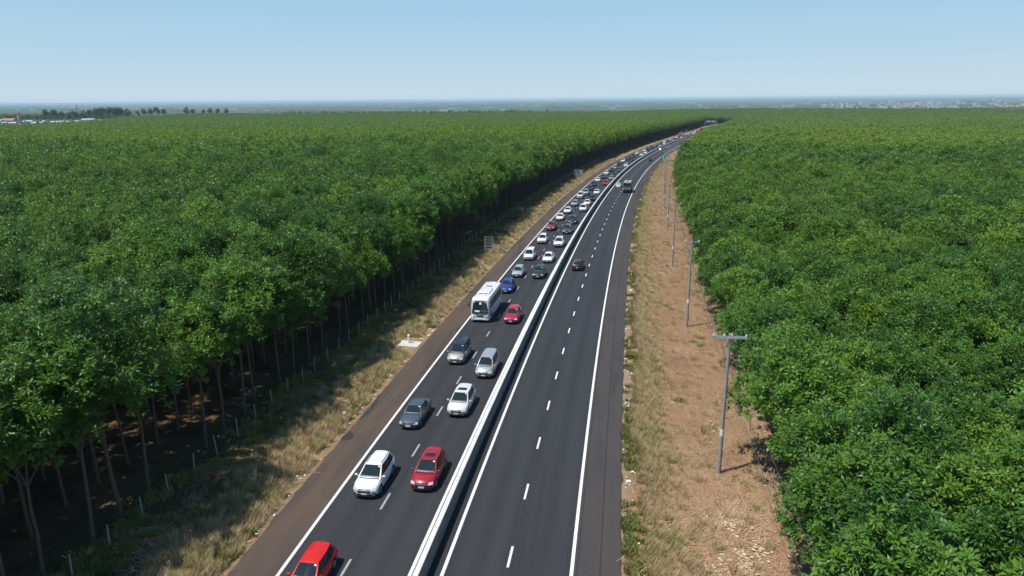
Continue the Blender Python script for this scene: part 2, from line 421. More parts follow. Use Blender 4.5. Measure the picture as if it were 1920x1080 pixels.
# broken centre lines: one object per dash, sharing a mesh
dash_me = make_mesh('lane_dash', [(-0.075, -1, 0), (0.075, -1, 0), (0.075, 1, 0), (-0.075, 1, 0)], [(0, 1, 2, 3)], (M['paint'],))
dash_w = make_mesh('lane_dash', [(-0.075, -1, 0), (0.075, -1, 0), (0.075, 1, 0), (-0.075, 1, 0)], [(0, 1, 2, 3)], (M['paint_worn'],))
for me, o_, sp in ((dash_me, 3.68, 2.4), (dash_w, -5.80, -0.2)):
    for k in range(-6, 75):
        s = sp + k * 7.25
        d = bpy.data.objects.new('lane_dash', me); d.location = road_pt(s, o_, 0.012)
        sl = (float(zbase(d.location.y + 1)) - float(zbase(d.location.y - 1))) / 2
        d.rotation_euler = (math.atan(sl), 0, -heading(s)); link(d, road)

# ------------------------------------------------------------------ median barrier
bar = tag(empty('median_barrier', road_pt(0, -1.04)), 'long pale concrete barrier dividing the jammed carriageway from the open one', 'barrier')
segL = 6.0
prof = [(-0.20, 0), (-0.20, 0.10), (-0.18, 0.30), (-0.17, 1.17), (-0.15, 1.20), (0.15, 1.20), (0.17, 1.17), (0.18, 0.30), (0.20, 0.10), (0.20, 0)]
Vb = [(x, y, z) for y in (-segL / 2 + 0.012, segL / 2 - 0.012) for x, z in prof]; n = len(prof)
Fb = [(i, i + 1, n + i + 1, n + i) for i in range(n - 1)] + [tuple(range(n - 1, -1, -1)), tuple(range(n, 2 * n))]
bar_me = make_mesh('barrier_segment', Vb, Fb, (M['barrier'], plain('barrier_top', (0.64, 0.63, 0.60), 0.8, var=0.15, scale=3)), mi=[0, 0, 0, 1, 1, 1, 0, 0, 0, 0, 0])  # top faces get a paler material than the side faces
inv = bar.location.copy()
for k in range(-8, 200):
    s = k * segL
    if s > 1050: break
    d = bpy.data.objects.new('barrier_segment', bar_me); d.location = road_pt(s, -1.04 + random.uniform(-0.008, 0.008), -0.01) - inv
    p0 = road_pt(s - 3, -1.04); p1 = road_pt(s + 3, -1.04)
    d.rotation_euler = (math.asin((p1.z - p0.z) / 6.0), 0, -heading(s)); link(d, bar)

# ------------------------------------------------------------------ fences
def fence(name, o_, s0, s1, step, h, label, side):
    base = road_pt(0, o_); f = tag(empty(name, base), label, 'fence')
    mb = MB(); mb.tube((0, 0, -0.3), (0, 0, h), 0.065 if side < 0 else 0.05, 0.055 if side < 0 else 0.042, 4); pm = make_mesh('post', mb.V, mb.F, (M['post'],))
    tops = []
    for s in np.arange(s0, s1, step):
        s2 = s + random.uniform(-0.15, 0.15); oo = o_ + random.uniform(-0.1, 0.1)
        x, y = road_xy(s2, oo); p = Vector((float(x), float(y), float(zbase(y)) - 0.05))
        d = bpy.data.objects.new('post', pm); d.location = p - base
        d.rotation_euler = (random.uniform(-0.05, 0.05), random.uniform(-0.05, 0.05), -heading(s) + 0.7); d.scale = (1, 1, random.uniform(0.92, 1.05)); link(d, f)
        tops.append(p - base)
    for hz in (0.45, 0.85, 1.25):
        w = MB()
        for a, b_ in zip(tops[:-1], tops[1:]):
            if a.y > 140: break
            w.tube(a + Vector((0, 0, hz)), b_ + Vector((0, 0, hz - 0.02)), 0.006, n=3, cap=False)
        w.obj('wire', (M['wire'],), f)
    return f
fence('wire_fence', -21.2, -12, 330, 2.95, 1.6, 'wire fence on pale concrete posts along the shaded edge of the left plantation', -1)
fence('wire_fence', 20.8, -5, 330, 2.9, 1.65, 'wire fence on thin concrete posts between the straw verge and the right plantation', 1)

# ------------------------------------------------------------------ utility poles and cables
def make_pole(kind):
    r = empty('utility_pole')
    mb = MB(); mb.tube((0, 0, -0.4), (0, 0, 11.0), 0.17, 0.095, 12); o = mb.obj('shaft', (M['concrete'],), r); smooth_angle(o, 50)
    w = 2.35 if kind == 0 else 1.7
    for dy in ((-0.14, 0.14) if kind == 0 else (0.13,)):
        a = MB(); a.box((0, dy, 10.72), (w, 0.07, 0.09)); a.obj('crossarm', (M['galv'],), r)
    for sx in (-1, 1):
        b_ = MB(); b_.tube((sx * 0.07, 0.15, 10.1), (sx * 0.62, 0.15, 10.68), 0.022, n=5); b_.obj('brace', (M['galv'],), r)
    xs = (-w / 2 + 0.08, -0.38, 0.12, w / 2 - 0.08) if kind == 0 else (-w / 2 + 0.08, 0.0, w / 2 - 0.08)
    for x in xs:
        i = MB(); z = 10.78 if abs(x) > 0.1 or kind else 11.0
        i.tube((x, 0, z), (x, 0, z + 0.06), 0.03, n=8); i.tube((x, 0, z + 0.06), (x, 0, z + 0.12), 0.085, 0.07, 8); i.tube((x, 0, z + 0.12), (x, 0, z + 0.17), 0.05, 0.06, 8)
        i.tube((x, 0, z + 0.17), (x, 0, z + 0.22), 0.06, 0.03, 8); i.obj('insulator', (M['porcelain'],), r)
    b_ = MB(); b_.tube((0, 0, 9.3), (0, 0, 9.36), 0.115, n=10); b_.obj('band', (M['galv'],), r)
    b_ = MB(); b_.tube((0, 0, 3.2), (0, 0, 3.75), 0.156, 0.152, 10, cap=False); b_.obj('painted_band', (M['white'],), r)
    return r
poleA = make_pole(0); poleB = None
ps = [(14.0, 17.33), (49.1, 17.75), (82.5, 17.55), (117.8, 17.7), (153.0, 17.4), (187.1, 17.1), (222, 16.6), (257, 16.0), (292, 15.2), (327, 14.4), (362, 13.6), (398, 12.9), (434, 12.4), (470, 12.0)]
lab0 = ['tallest-looking concrete pole with a double crossarm beside the straw verge', 'slim concrete pole just beyond the double crossarm of the nearest pole']
tips = []
for i, (s, o_) in enumerate([(-21.5, 17.2)] + ps):
    x, y = road_xy(s, o_); p = Vector((float(x), float(y), float(zbase(y)) - 0.05))
    tips.append((p, heading(s)))
    if i == 0: continue
    if i == 2: poleB = make_pole(1)
    r = poleA if i == 1 else (poleB if i == 2 else copy_tree(poleB))
    r.location = p; r.rotation_euler = (random.uniform(-0.008, 0.008), random.uniform(-0.008, 0.008), -heading(s) + random.uniform(-0.05, 0.05))
    tag(r, lab0[i - 1] if i < 3 else 'concrete utility pole on the right verge, %s in the line counted from the camera' % ordn(i), 'utility pole', 'utility poles along the right verge')
for k, ax in enumerate((-1.09, -0.38, 1.09)):
    w = MB()
    for (a, ha), (b_, hb) in zip(tips[:-1], tips[1:]):
        pa = a + Vector((math.cos(ha) * ax, -math.sin(ha) * ax, 11.0)); pb = b_ + Vector((math.cos(hb) * ax, -math.sin(hb) * ax, 11.0))
        pts = [pa.lerp(pb, t / 10) - Vector((0, 0, 0.55 * 4 * (t / 10) * (1 - t / 10))) for t in range(11)]
        for p, q in zip(pts[:-1], pts[1:]): w.tube(p, q, 0.014, n=3, cap=False)
    w.V = [tuple(Vector(v) - tips[1][0]) for v in w.V]
    o = w.obj('power_cable', (M['wire'],), loc=tips[1][0])
    tag(o, ['thin dark cable strung on the roadside end of the pole crossarms', 'thin dark cable strung beside the pole tops', 'thin dark cable strung on the plantation end of the pole crossarms'][k], 'cable', 'cables strung between the utility poles')

# ------------------------------------------------------------------ small roadside furniture
def delin(s, o_, h, w, label, yellow=False, box=False):
    x, y = road_xy(s, o_); r = tag(empty('marker_post', (float(x), float(y), float(zbase(y)) - 0.05), -heading(s)), label, 'marker post', 'white marker posts beside the shoulders')
    mb = MB()
    if box: mb.rbox((0, 0, h / 2), (w, w * 0.75, h), 0.02)
    else: mb.tube((0, 0, 0), (0, 0, h), w / 2, w / 2 * 0.9, 10)
    mb.obj('shaft', (M['white'],), r)
    c = MB(); c.tube((0, 0, h), (0, 0, h + 0.05), w / 2, w / 4, 10); c.obj('cap', (M['white'],), r)
    f = MB(); f.box((0, -w * 0.5, h - 0.2), (w * 0.6, 0.012, 0.12)); f.box((0, w * 0.5, h - 0.2), (w * 0.6, 0.012, 0.12)); f.obj('reflector', (M['red'],), r)
    return r
delin(18.3, -13.36, 0.95, 0.20, 'squat white post at the left shoulder edge opposite the blue-grey sedan', box=True)
delin(46.1, -13.24, 0.95, 0.16, 'thin white post in dry grass just beyond the concrete slab')
delin(74.5, -13.66, 0.95, 0.16, 'thin white post in dry grass below the four-row sign frame')
for i, s in enumerate((104, 131, 161, 182, 205, 236, 262, 290)):
    delin(s, -13.2, 1.0, 0.17, 'thin white post on the left verge, %s beyond the four-row sign frame' % ordn(i + 1))
for i, s in enumerate((24.8, 40.7, 57, 75, 98, 125)):
    delin(s, 10.9, 0.9, 0.13, 'small white post at the right shoulder edge, %s counted from the camera' % ordn(i + 1))
# concrete slab with a fat bollard
x, y = road_xy(38.3, -13.9); pb = Vector((float(x), float(y), float(zbase(y))))
mb = MB(); mb.rbox((0, 0, 0.04), (2.4, 1.7, 0.14), 0.02); mb.rbox((-0.9, 0.75, 0.03), (0.9, 0.6, 0.10), 0.02)
sl = mb.obj('drain_slab', (plain('slab_concrete', (0.55, 0.53, 0.50), 0.9, var=0.12),), loc=pb); sl.rotation_euler = (0, 0, -heading(38) - 0.05); tag(sl, 'pale concrete slab at the edge of the left shoulder', 'slab')
r = tag(empty('bollard', pb + Vector((-0.15, 0.25, 0.1))), 'fat white bollard standing on the pale concrete slab', 'bollard')
mb = MB(); mb.tube((0, 0, 0), (0, 0, 0.95), 0.15, 0.14, 14); smooth_angle(mb.obj('shaft', (M['white'],), r), 50)
mb = MB(); mb.tube((0, 0, 0.95), (0, 0, 1.0), 0.16, 0.12, 14); mb.obj('cap', (M['white'],), r)
# the back of a four-row sign frame
x, y = road_xy(87.5, -15.1); r = tag(empty('road_sign', (float(x), float(y), float(zbase(y)) - 0.05), -heading(88)), 'grey open four-row sign frame seen from behind on the left verge', 'sign')
for sx in (-0.62, 0.62):
    mb = MB(); mb.tube((sx, 0, 0), (sx, 0, 3.5), 0.05, n=8); mb.obj('support_post', (M['galv'],), r)
for sx in (-0.80, 0.80):
    mb = MB(); mb.box((sx, 0.03, 2.35), (0.07, 0.05, 2.4)); mb.obj('side_rail', (M['galv'],), r)
for i in range(5):
    mb = MB(); mb.box((0, 0.035, 1.2 + i * 0.575), (1.62, 0.045, 0.07)); mb.obj('cross_rail', (M['galv'],), r)
for i in range(4):
    mb = MB(); mb.box((0, 0.075, 1.49 + i * 0.575), (1.0, 0.02, 0.34)); mb.obj('panel', (plain('sign_back', (0.09, 0.11, 0.13), 0.5, 0.3),), r)
# broad grey sign back further up
x, y = road_xy(233.6, -16.3); r = tag(empty('road_sign', (float(x), float(y), float(zbase(y)) - 0.05), -heading(233)), 'broad grey sign back half sunk in dry grass at the plantation edge', 'sign')
for sx in (-1.2, 1.2):
    mb = MB(); mb.tube((sx, 0, 0), (sx, 0, 3.2), 0.07, n=8); mb.obj('support_post', (M['galv'],), r)
mb = MB()
for i in range(6): mb.box((-1.5 + i * 0.6, 0.09, 2.0), (0.585, 0.03, 2.3))
mb.box((0, 0.065, 2.6), (3.6, 0.02, 0.06)); mb.box((0, 0.065, 1.4), (3.6, 0.02, 0.06)); mb.obj('sign_back', (M['galv'],), r)
# small green sign on the right verge
x, y = road_xy(311.3, 11.9); r = tag(empty('road_sign', (float(x), float(y), float(zbase(y)) - 0.05), -heading(311)), 'green road sign with a white arrow on the far right verge', 'sign')
mb = MB(); mb.tube((0, 0, 0), (0, 0, 3.4), 0.06, n=8); mb.obj('support_post', (M['galv'],), r)
mb = MB(); mb.rbox((0, -0.08, 2.9), (1.7, 0.04, 1.6), 0.015); mb.obj('sign_board', (M['green_sign'],), r)
mb = MB(); mb.box((0, -0.105, 2.75), (0.16, 0.006, 0.8)); mb.add([(-0.35, -0.106, 3.1), (0.35, -0.106, 3.1), (0, -0.106, 3.5)], [(0, 1, 2)]); mb.box((0.3, -0.105, 2.5), (0.5, 0.006, 0.16)); mb.obj('arrow', (M['white'],), r)
# overhead gantry far away
x, y = road_xy(915, -4); r = tag(empty('sign_gantry', (float(x), float(y), float(zbase(y)) - 0.05), -heading(915)), 'grey overhead sign gantry where the highway vanishes behind the trees', 'gantry')
for sx in (-9.5, 5.5):
    mb = MB(); mb.tube((sx, 0, 0), (sx, 0, 7.5), 0.25, n=8); mb.obj('support_post', (M['galv'],), r)
mb = MB(); mb.box((-2, 0, 7.4), (15.5, 0.4, 0.35)); mb.box((-2, 0, 6.6), (15.5, 0.3, 0.25)); mb.obj('beam', (M['galv'],), r)
mb = MB(); mb.box((-5, 0.3, 6.9), (5.0, 0.1, 2.8)); mb.obj('sign_back', (M['galv'],), r)
mb = MB(); mb.box((1.0, 0.3, 6.9), (5.0, 0.1, 2.8)); mb.obj('sign_back', (M['galv'],), r)
# ------------------------------------------------------------------ vehicles
def paint(name, col, metal=0.0, rough=0.36):
    m, nt, b = new_mat(name); g = N(nt)
    tc = nt.nodes.new('ShaderNodeTexCoord')
    n = g.noise(tc.outputs['Object'], 2.2, 4, 0.6); z = g.sep(tc.outputs['Object'])[2]
    dust = g.math('MULTIPLY', g.rng(n, 0.35, 0.75), 0.08)
    lowd = g.math('MULTIPLY', g.rng(z, 0.15, 0.6, 1, 0), 0.16)
    c = g.mix(g.math('ADD', dust, lowd), col, (0.23, 0.19, 0.15))
    nt.links.new(c, b.inputs['Base Color']); b.inputs['Metallic'].default_value = metal; b.inputs['Roughness'].default_value = rough
    b.inputs['Coat Weight'].default_value = 0.45; b.inputs['Coat Roughness'].default_value = 0.05; b.inputs['Specular IOR Level'].default_value = 0.35
    return m
P = dict(white=paint('white_paint', (0.80, 0.80, 0.80)), pearl=paint('pearl_paint', (0.66, 0.66, 0.63)), silver=paint('silver_paint', (0.42, 0.45, 0.49), 0.35),
         champagne=paint('champagne_paint', (0.42, 0.42, 0.38), 0.3), red=paint('red_paint', (0.62, 0.012, 0.012)), crimson=paint('crimson_paint', (0.33, 0.010, 0.022)),
         magenta=paint('raspberry_paint', (0.42, 0.012, 0.045)), blue=paint('blue_paint', (0.012, 0.05, 0.33)), navy=paint('navy_paint', (0.016, 0.024, 0.052)),
         slate=paint('slate_blue_paint', (0.085, 0.115, 0.15), 0.3), teal=paint('dark_teal_paint', (0.016, 0.034, 0.042)), black=paint('black_paint', (0.008, 0.008, 0.010)),
         grey=paint('grey_paint', (0.06, 0.075, 0.085), 0.2), rust=paint('rust_red_paint', (0.26, 0.035, 0.022)), ice=paint('ice_blue_paint', (0.42, 0.50, 0.55), 0.3),
         orange=paint('orange_paint', (0.62, 0.16, 0.05)), cream=paint('cream_paint', (0.60, 0.56, 0.48)))
G = {}
G['glass'] = plain('tinted_glass', (0.018, 0.030, 0.036), 0.03, 0.0, 0.4, var=0.5, scale=1.6)
G['trim'] = plain('black_trim', (0.018, 0.018, 0.019), 0.55, var=0.2)
G['tyre'] = plain('tyre_rubber', (0.020, 0.020, 0.020), 0.85)
G['rim'] = plain('wheel_rim', (0.35, 0.36, 0.37), 0.35, 0.7)
G['lamp'] = plain('headlamp', (0.62, 0.65, 0.68), 0.12, 0.2, 0.6)
G['tail'] = plain('tail_lamp', (0.30, 0.012, 0.010), 0.2)
G['chrome'] = plain('chrome', (0.62, 0.63, 0.64), 0.18, 0.9)
G['plate'] = plain('number_plate', (0.72, 0.72, 0.70), 0.5)
G['paper'] = plain('paper', (0.80, 0.80, 0.78), 0.6)
G['seat'] = plain('dashboard', (0.10, 0.11, 0.12), 0.4, var=0.5, scale=3)
G['canvas'] = plain('grey_canvas', (0.30, 0.31, 0.28), 0.9, var=0.25, scale=2)
G['under'] = plain('truck_frame', (0.03, 0.03, 0.03), 0.8)
G['tan'] = plain('tan_tailgate', (0.24, 0.22, 0.18), 0.8, var=0.3)
G['olive'] = plain('olive_load', (0.075, 0.078, 0.055), 0.9, var=0.4, scale=2)

KIND = {  # L W H belt hoodz nosez | y of windscreen foot, roof front, roof rear, rear-glass foot | deck, ground clearance, wheelbase, wheel radius
 'suv':       dict(L=4.50, W=1.86, H=1.68, zb=1.06, zh=1.02, zn=0.80, ws=1.12, rf=0.15, rr=-1.70, bb=-2.12, zd=1.06, gc=0.24, wbs=2.68, wr=0.36),
 'compact_suv': dict(L=4.35, W=1.80, H=1.62, zb=1.02, zh=0.99, zn=0.76, ws=1.12, rf=0.13, rr=-1.60, bb=-2.02, zd=1.02, gc=0.22, wbs=2.62, wr=0.345),
 'sedan':     dict(L=4.55, W=1.76, H=1.47, zb=0.94, zh=0.90, zn=0.66, ws=0.98, rf=0.20, rr=-1.05, bb=-1.72, zd=1.00, gc=0.18, wbs=2.68, wr=0.32),
 'hatchback': dict(L=4.05, W=1.72, H=1.52, zb=0.97, zh=0.95, zn=0.72, ws=1.05, rf=0.18, rr=-1.55, bb=-1.90, zd=0.97, gc=0.19, wbs=2.55, wr=0.32),
 'mpv':       dict(L=4.72, W=1.82, H=1.78, zb=1.06, zh=1.04, zn=0.78, ws=1.45, rf=0.45, rr=-2.00, bb=-2.25, zd=1.06, gc=0.20, wbs=2.75, wr=0.34),
 'pickup':    dict(L=5.30, W=1.87, H=1.80, zb=1.12, zh=1.10, zn=0.86, ws=1.22, rf=0.28, rr=-0.65, bb=-0.90, zd=1.10, gc=0.28, wbs=3.20, wr=0.38),
}
NB, TB = 0.26, 0.14
def body_mesh(k, cols=(0, 1)):
    a = k['L'] / 2; W = k['W'] / 2; zb_ = k['gc']
    yf, yr = k['wbs'] / 2 + 0.05, -k['wbs'] / 2 + 0.05; Rw = k['wr'] + 0.07
    ys = set([-a, -a + 0.04, -a + 0.12, -a + 0.28, a - 0.28, a - 0.12, a - 0.04, a, k['ws'], k['bb'], 0.0, 0.4, -0.4])
    for yc in (yf, yr):
        for t in range(9): ys.add(yc + Rw * math.cos(math.pi * t / 8))
        ys.add(yc + Rw + 0.02); ys.add(yc - Rw - 0.02)
    ys = sorted(y for y in ys if -a <= y <= a)
    top_y = [-a, -a + 0.05, -a + 0.22, k['bb'] - 0.02, k['ws'], k['ws'] + 0.4, a - 0.42, a - 0.16, a - 0.05, a]
    top_z = [k['zd'] - 0.25, k['zd'] - 0.10, k['zd'], k['zb'], k['zb'], k['zh'] + 0.00, k['zh'] - 0.10, k['zn'] + 0.05, k['zn'] - 0.04, k['zn'] - 0.17]
    if k['bb'] - 0.02 < -a + 0.22: top_y.pop(2); top_z.pop(2)
    V = []; F = []; MI = []; np_ = 8
    def bend(x, y):
        return y - NB * (abs(x) / W) ** 3 * max(0, (y - (a - 0.8)) / 0.8) ** 1.5 + TB * (abs(x) / W) ** 3 * max(0, ((-a + 0.6) - y) / 0.6) ** 1.5
    for y in ys:
        nt_ = max(0, (y - (a - 0.75)) / 0.75); tt = max(0, ((-a + 0.6) - y) / 0.6)
        w = W * (1 - 0.15 * nt_ ** 2.0 - 0.13 * tt ** 2.2)
        zt = float(np.interp(y, top_y, top_z)); zl = zb_ + 0.05 * max(nt_, tt) ** 3
        za = 0
        for yc in (yf, yr):
            d = abs(y - yc)
            if d < Rw: za = k['wr'] + math.sqrt(Rw * Rw - d * d)
        zr = max(zl + 0.07, za); zm = max(0.56 * k['zb'], za + 0.05)
        zsh = max(zt - 0.15, zm + 0.05)
        zt2 = max(zt, zsh + 0.05)
        half = [(0, zl), (w * 0.80, zl), (w * 0.965, zr), (w, zm), (w * 0.97, zsh), (w * 0.875, zt2 - 0.035), (w * 0.55, zt2 + 0.030), (0, zt2 + 0.050)]
        row_ = [(x, y, z) for x, z in half] + [(-x, y, z) for x, z in half[1:-1]]
        V += [(x, bend(x, y), z) for x, y, z in row_]
    m = 14
    ring = [0, 1, 2, 3, 4, 5, 6, 7, 13, 12, 11, 10, 9, 8]
    for i in range(len(ys) - 1):
        for j in range(m):
            p, q = ring[j], ring[(j + 1) % m]
            F.append((i * m + p, i * m + q, (i + 1) * m + q, (i + 1) * m + p)); MI.append(1 if j in (0, 1, 12, 13) else 0)
    for s0, y in ((0, -a), ((len(ys) - 1) * m, a)):      # gently curved end faces
        rows = []
        for j in range(1, 7):
            x, z = abs(V[s0 + j][0]), V[s0 + j][2]; row = [s0 + 7 + j]
            for u in (-0.75, -0.45, -0.15, 0.15, 0.45, 0.75): V.append((x * u, bend(x * u, y), z)); row.append(len(V) - 1)
            row.append(s0 + j); rows.append(row)
        for r0, r1 in zip(rows[:-1], rows[1:]):
            for i in range(7):
                f = (r0[i], r0[i + 1], r1[i + 1], r1[i]); F.append(f if s0 == 0 else f[::-1]); MI.append(0)
        for r0, mid in ((rows[0], s0), (rows[-1], s0 + 7)):
            f = tuple(r0) + ((mid,) if False else ()); 
            up_ = mid == s0 + 7
            for i in range(7): F.append((r0[i], r0[i + 1], mid)); MI.append(0)
    return V, F, MI

def cab_fn(k):
    wb = k['W'] / 2 * 0.90; wr_ = k['W'] / 2 * 0.665; zb = k['zb'] - 0.03; zr = k['H'] - 0.07
    def front(u, v, e=0.0): return Vector((u * (wb + (wr_ - wb) * v), k['ws'] + (k['rf'] - k['ws']) * v + 0.10 * (1 - u * u) * (1 - 0.4 * v) + e * 0.7, zb + (zr - zb) * v + 0.035 * v * (1 - u * u) + e * 0.7))
    def back(u, v, e=0.0): return Vector((u * (wb + (wr_ - wb) * v) * 0.90, k['bb'] + (k['rr'] - k['bb']) * v - 0.07 * (1 - u * u) - e * 0.8, zb + (zr - zb) * v + 0.035 * v * (1 - u * u) + e * 0.5))
    def side(t, v, sx, e=0.0):
        y0 = k['ws'] + (k['rf'] - k['ws']) * v; y1 = k['bb'] + (k['rr'] - k['bb']) * v
        w = (wb + (wr_ - wb) * v) * (1 - 0.03 * (1 - t)) ** 1
        w = (wb + (wr_ - wb) * v) * (0.90 + 0.10 * min(1, t * 2.2) ** 0.7) + 0.03 * math.sin(math.pi * t)
        return Vector((sx * (w + e), y1 + (y0 - y1) * t, zb + (zr - zb) * v + e * 0.4))
    def roof(u, t):
        y = k['rr'] + (k['rf'] - k['rr']) * t; y += (0.06 * (1 - u * u) * (t > 0.5) * (t - 0.5) * 2) - (0.07 * (1 - u * u) * (t < 0.5) * (0.5 - t) * 2)
        w = wr_ * (0.90 + 0.10 * min(1, t * 2.2) ** 0.7) + 0.03 * math.sin(math.pi * t)
        return Vector((u * w, y, zr + 0.035 * (1 - u * u) + 0.045 * math.sin(math.pi * min(1, max(0, t))) * (1 - u ** 4) ** 1))
    return front, back, side, roof
def patch(mb, fn, a0, a1, b0, b1, na, nb, m=0, flip=False):
    V = [fn(a0 + (a1 - a0) * i / na, b0 + (b1 - b0) * j / nb) for j in range(nb + 1) for i in range(na + 1)]
    F = []
    for j in range(nb):
        for i in range(na):
            q = j * (na + 1) + i; f = (q, q + 1, q + na + 2, q + na + 1); F.append(f[::-1] if flip else f)
    mb.add(V, F, m)
def cabin_mb(k, m=0):
    fr, bk, sd, rf = cab_fn(k); mb = MB()
    patch(mb, lambda u, v: fr(u, v), -1, 1, 0, 1, 8, 4, m, flip=True)
    patch(mb, lambda u, v: bk(u, v), -1, 1, 0, 1, 8, 4, m)
    patch(mb, lambda t, v: sd(t, v, 1), 0, 1, 0, 1, 8, 4, m)
    patch(mb, lambda t, v: sd(t, v, -1), 0, 1, 0, 1, 8, 4, m, flip=True)
    patch(mb, lambda u, t: rf(u, t), -1, 1, 0, 1, 8, 8, m)
    return mb
def side_spans(kind):
    return {'sedan': [(0.60, 0.90), (0.22, 0.55)], 'pickup': [(0.55, 0.90), (0.10, 0.49)]}.get(kind, [(0.62, 0.92), (0.33, 0.60), (0.10, 0.31)])
def nose_pt(k, x, z, e=0.0):             # point on the front bumper face
    a = k['L'] / 2; W = k['W'] / 2
    return Vector((x, a - 0.16 * (abs(x) / W) ** 3 + e, z))

def bumper_patch(k, x0, x1, z0, z1, e, sgn=1, n=6, m=0, mb=None, lean=0.0):
    mb = mb or MB(); a = k['L'] / 2; W = k['W'] / 2
    def f(u, v):
        x = x0 + (x1 - x0) * u; z = z0 + (z1 - z0) * v
        return Vector((x, sgn * (a + e - (NB if sgn > 0 else TB) * (abs(x) / W) ** 3 - lean * v), z))
    V = []; F = []
    for th in (0.0, 0.05):
        for j in (0, 1):
            for i in range(n + 1):
                p = f(i / n, j); p.y -= sgn * th; V.append(p)
    w = n + 1
    for i in range(n):
        F += [(i, i + 1, w + i + 1, w + i), (i, 2 * w + i, 2 * w + i + 1, i + 1), (w + i, w + i + 1, 3 * w + i + 1, 3 * w + i)]
    F += [(0, w, 3 * w, 2 * w), (n, 2 * w + n, 3 * w + n, w + n)]
    mb.add(V, F, m); return mb

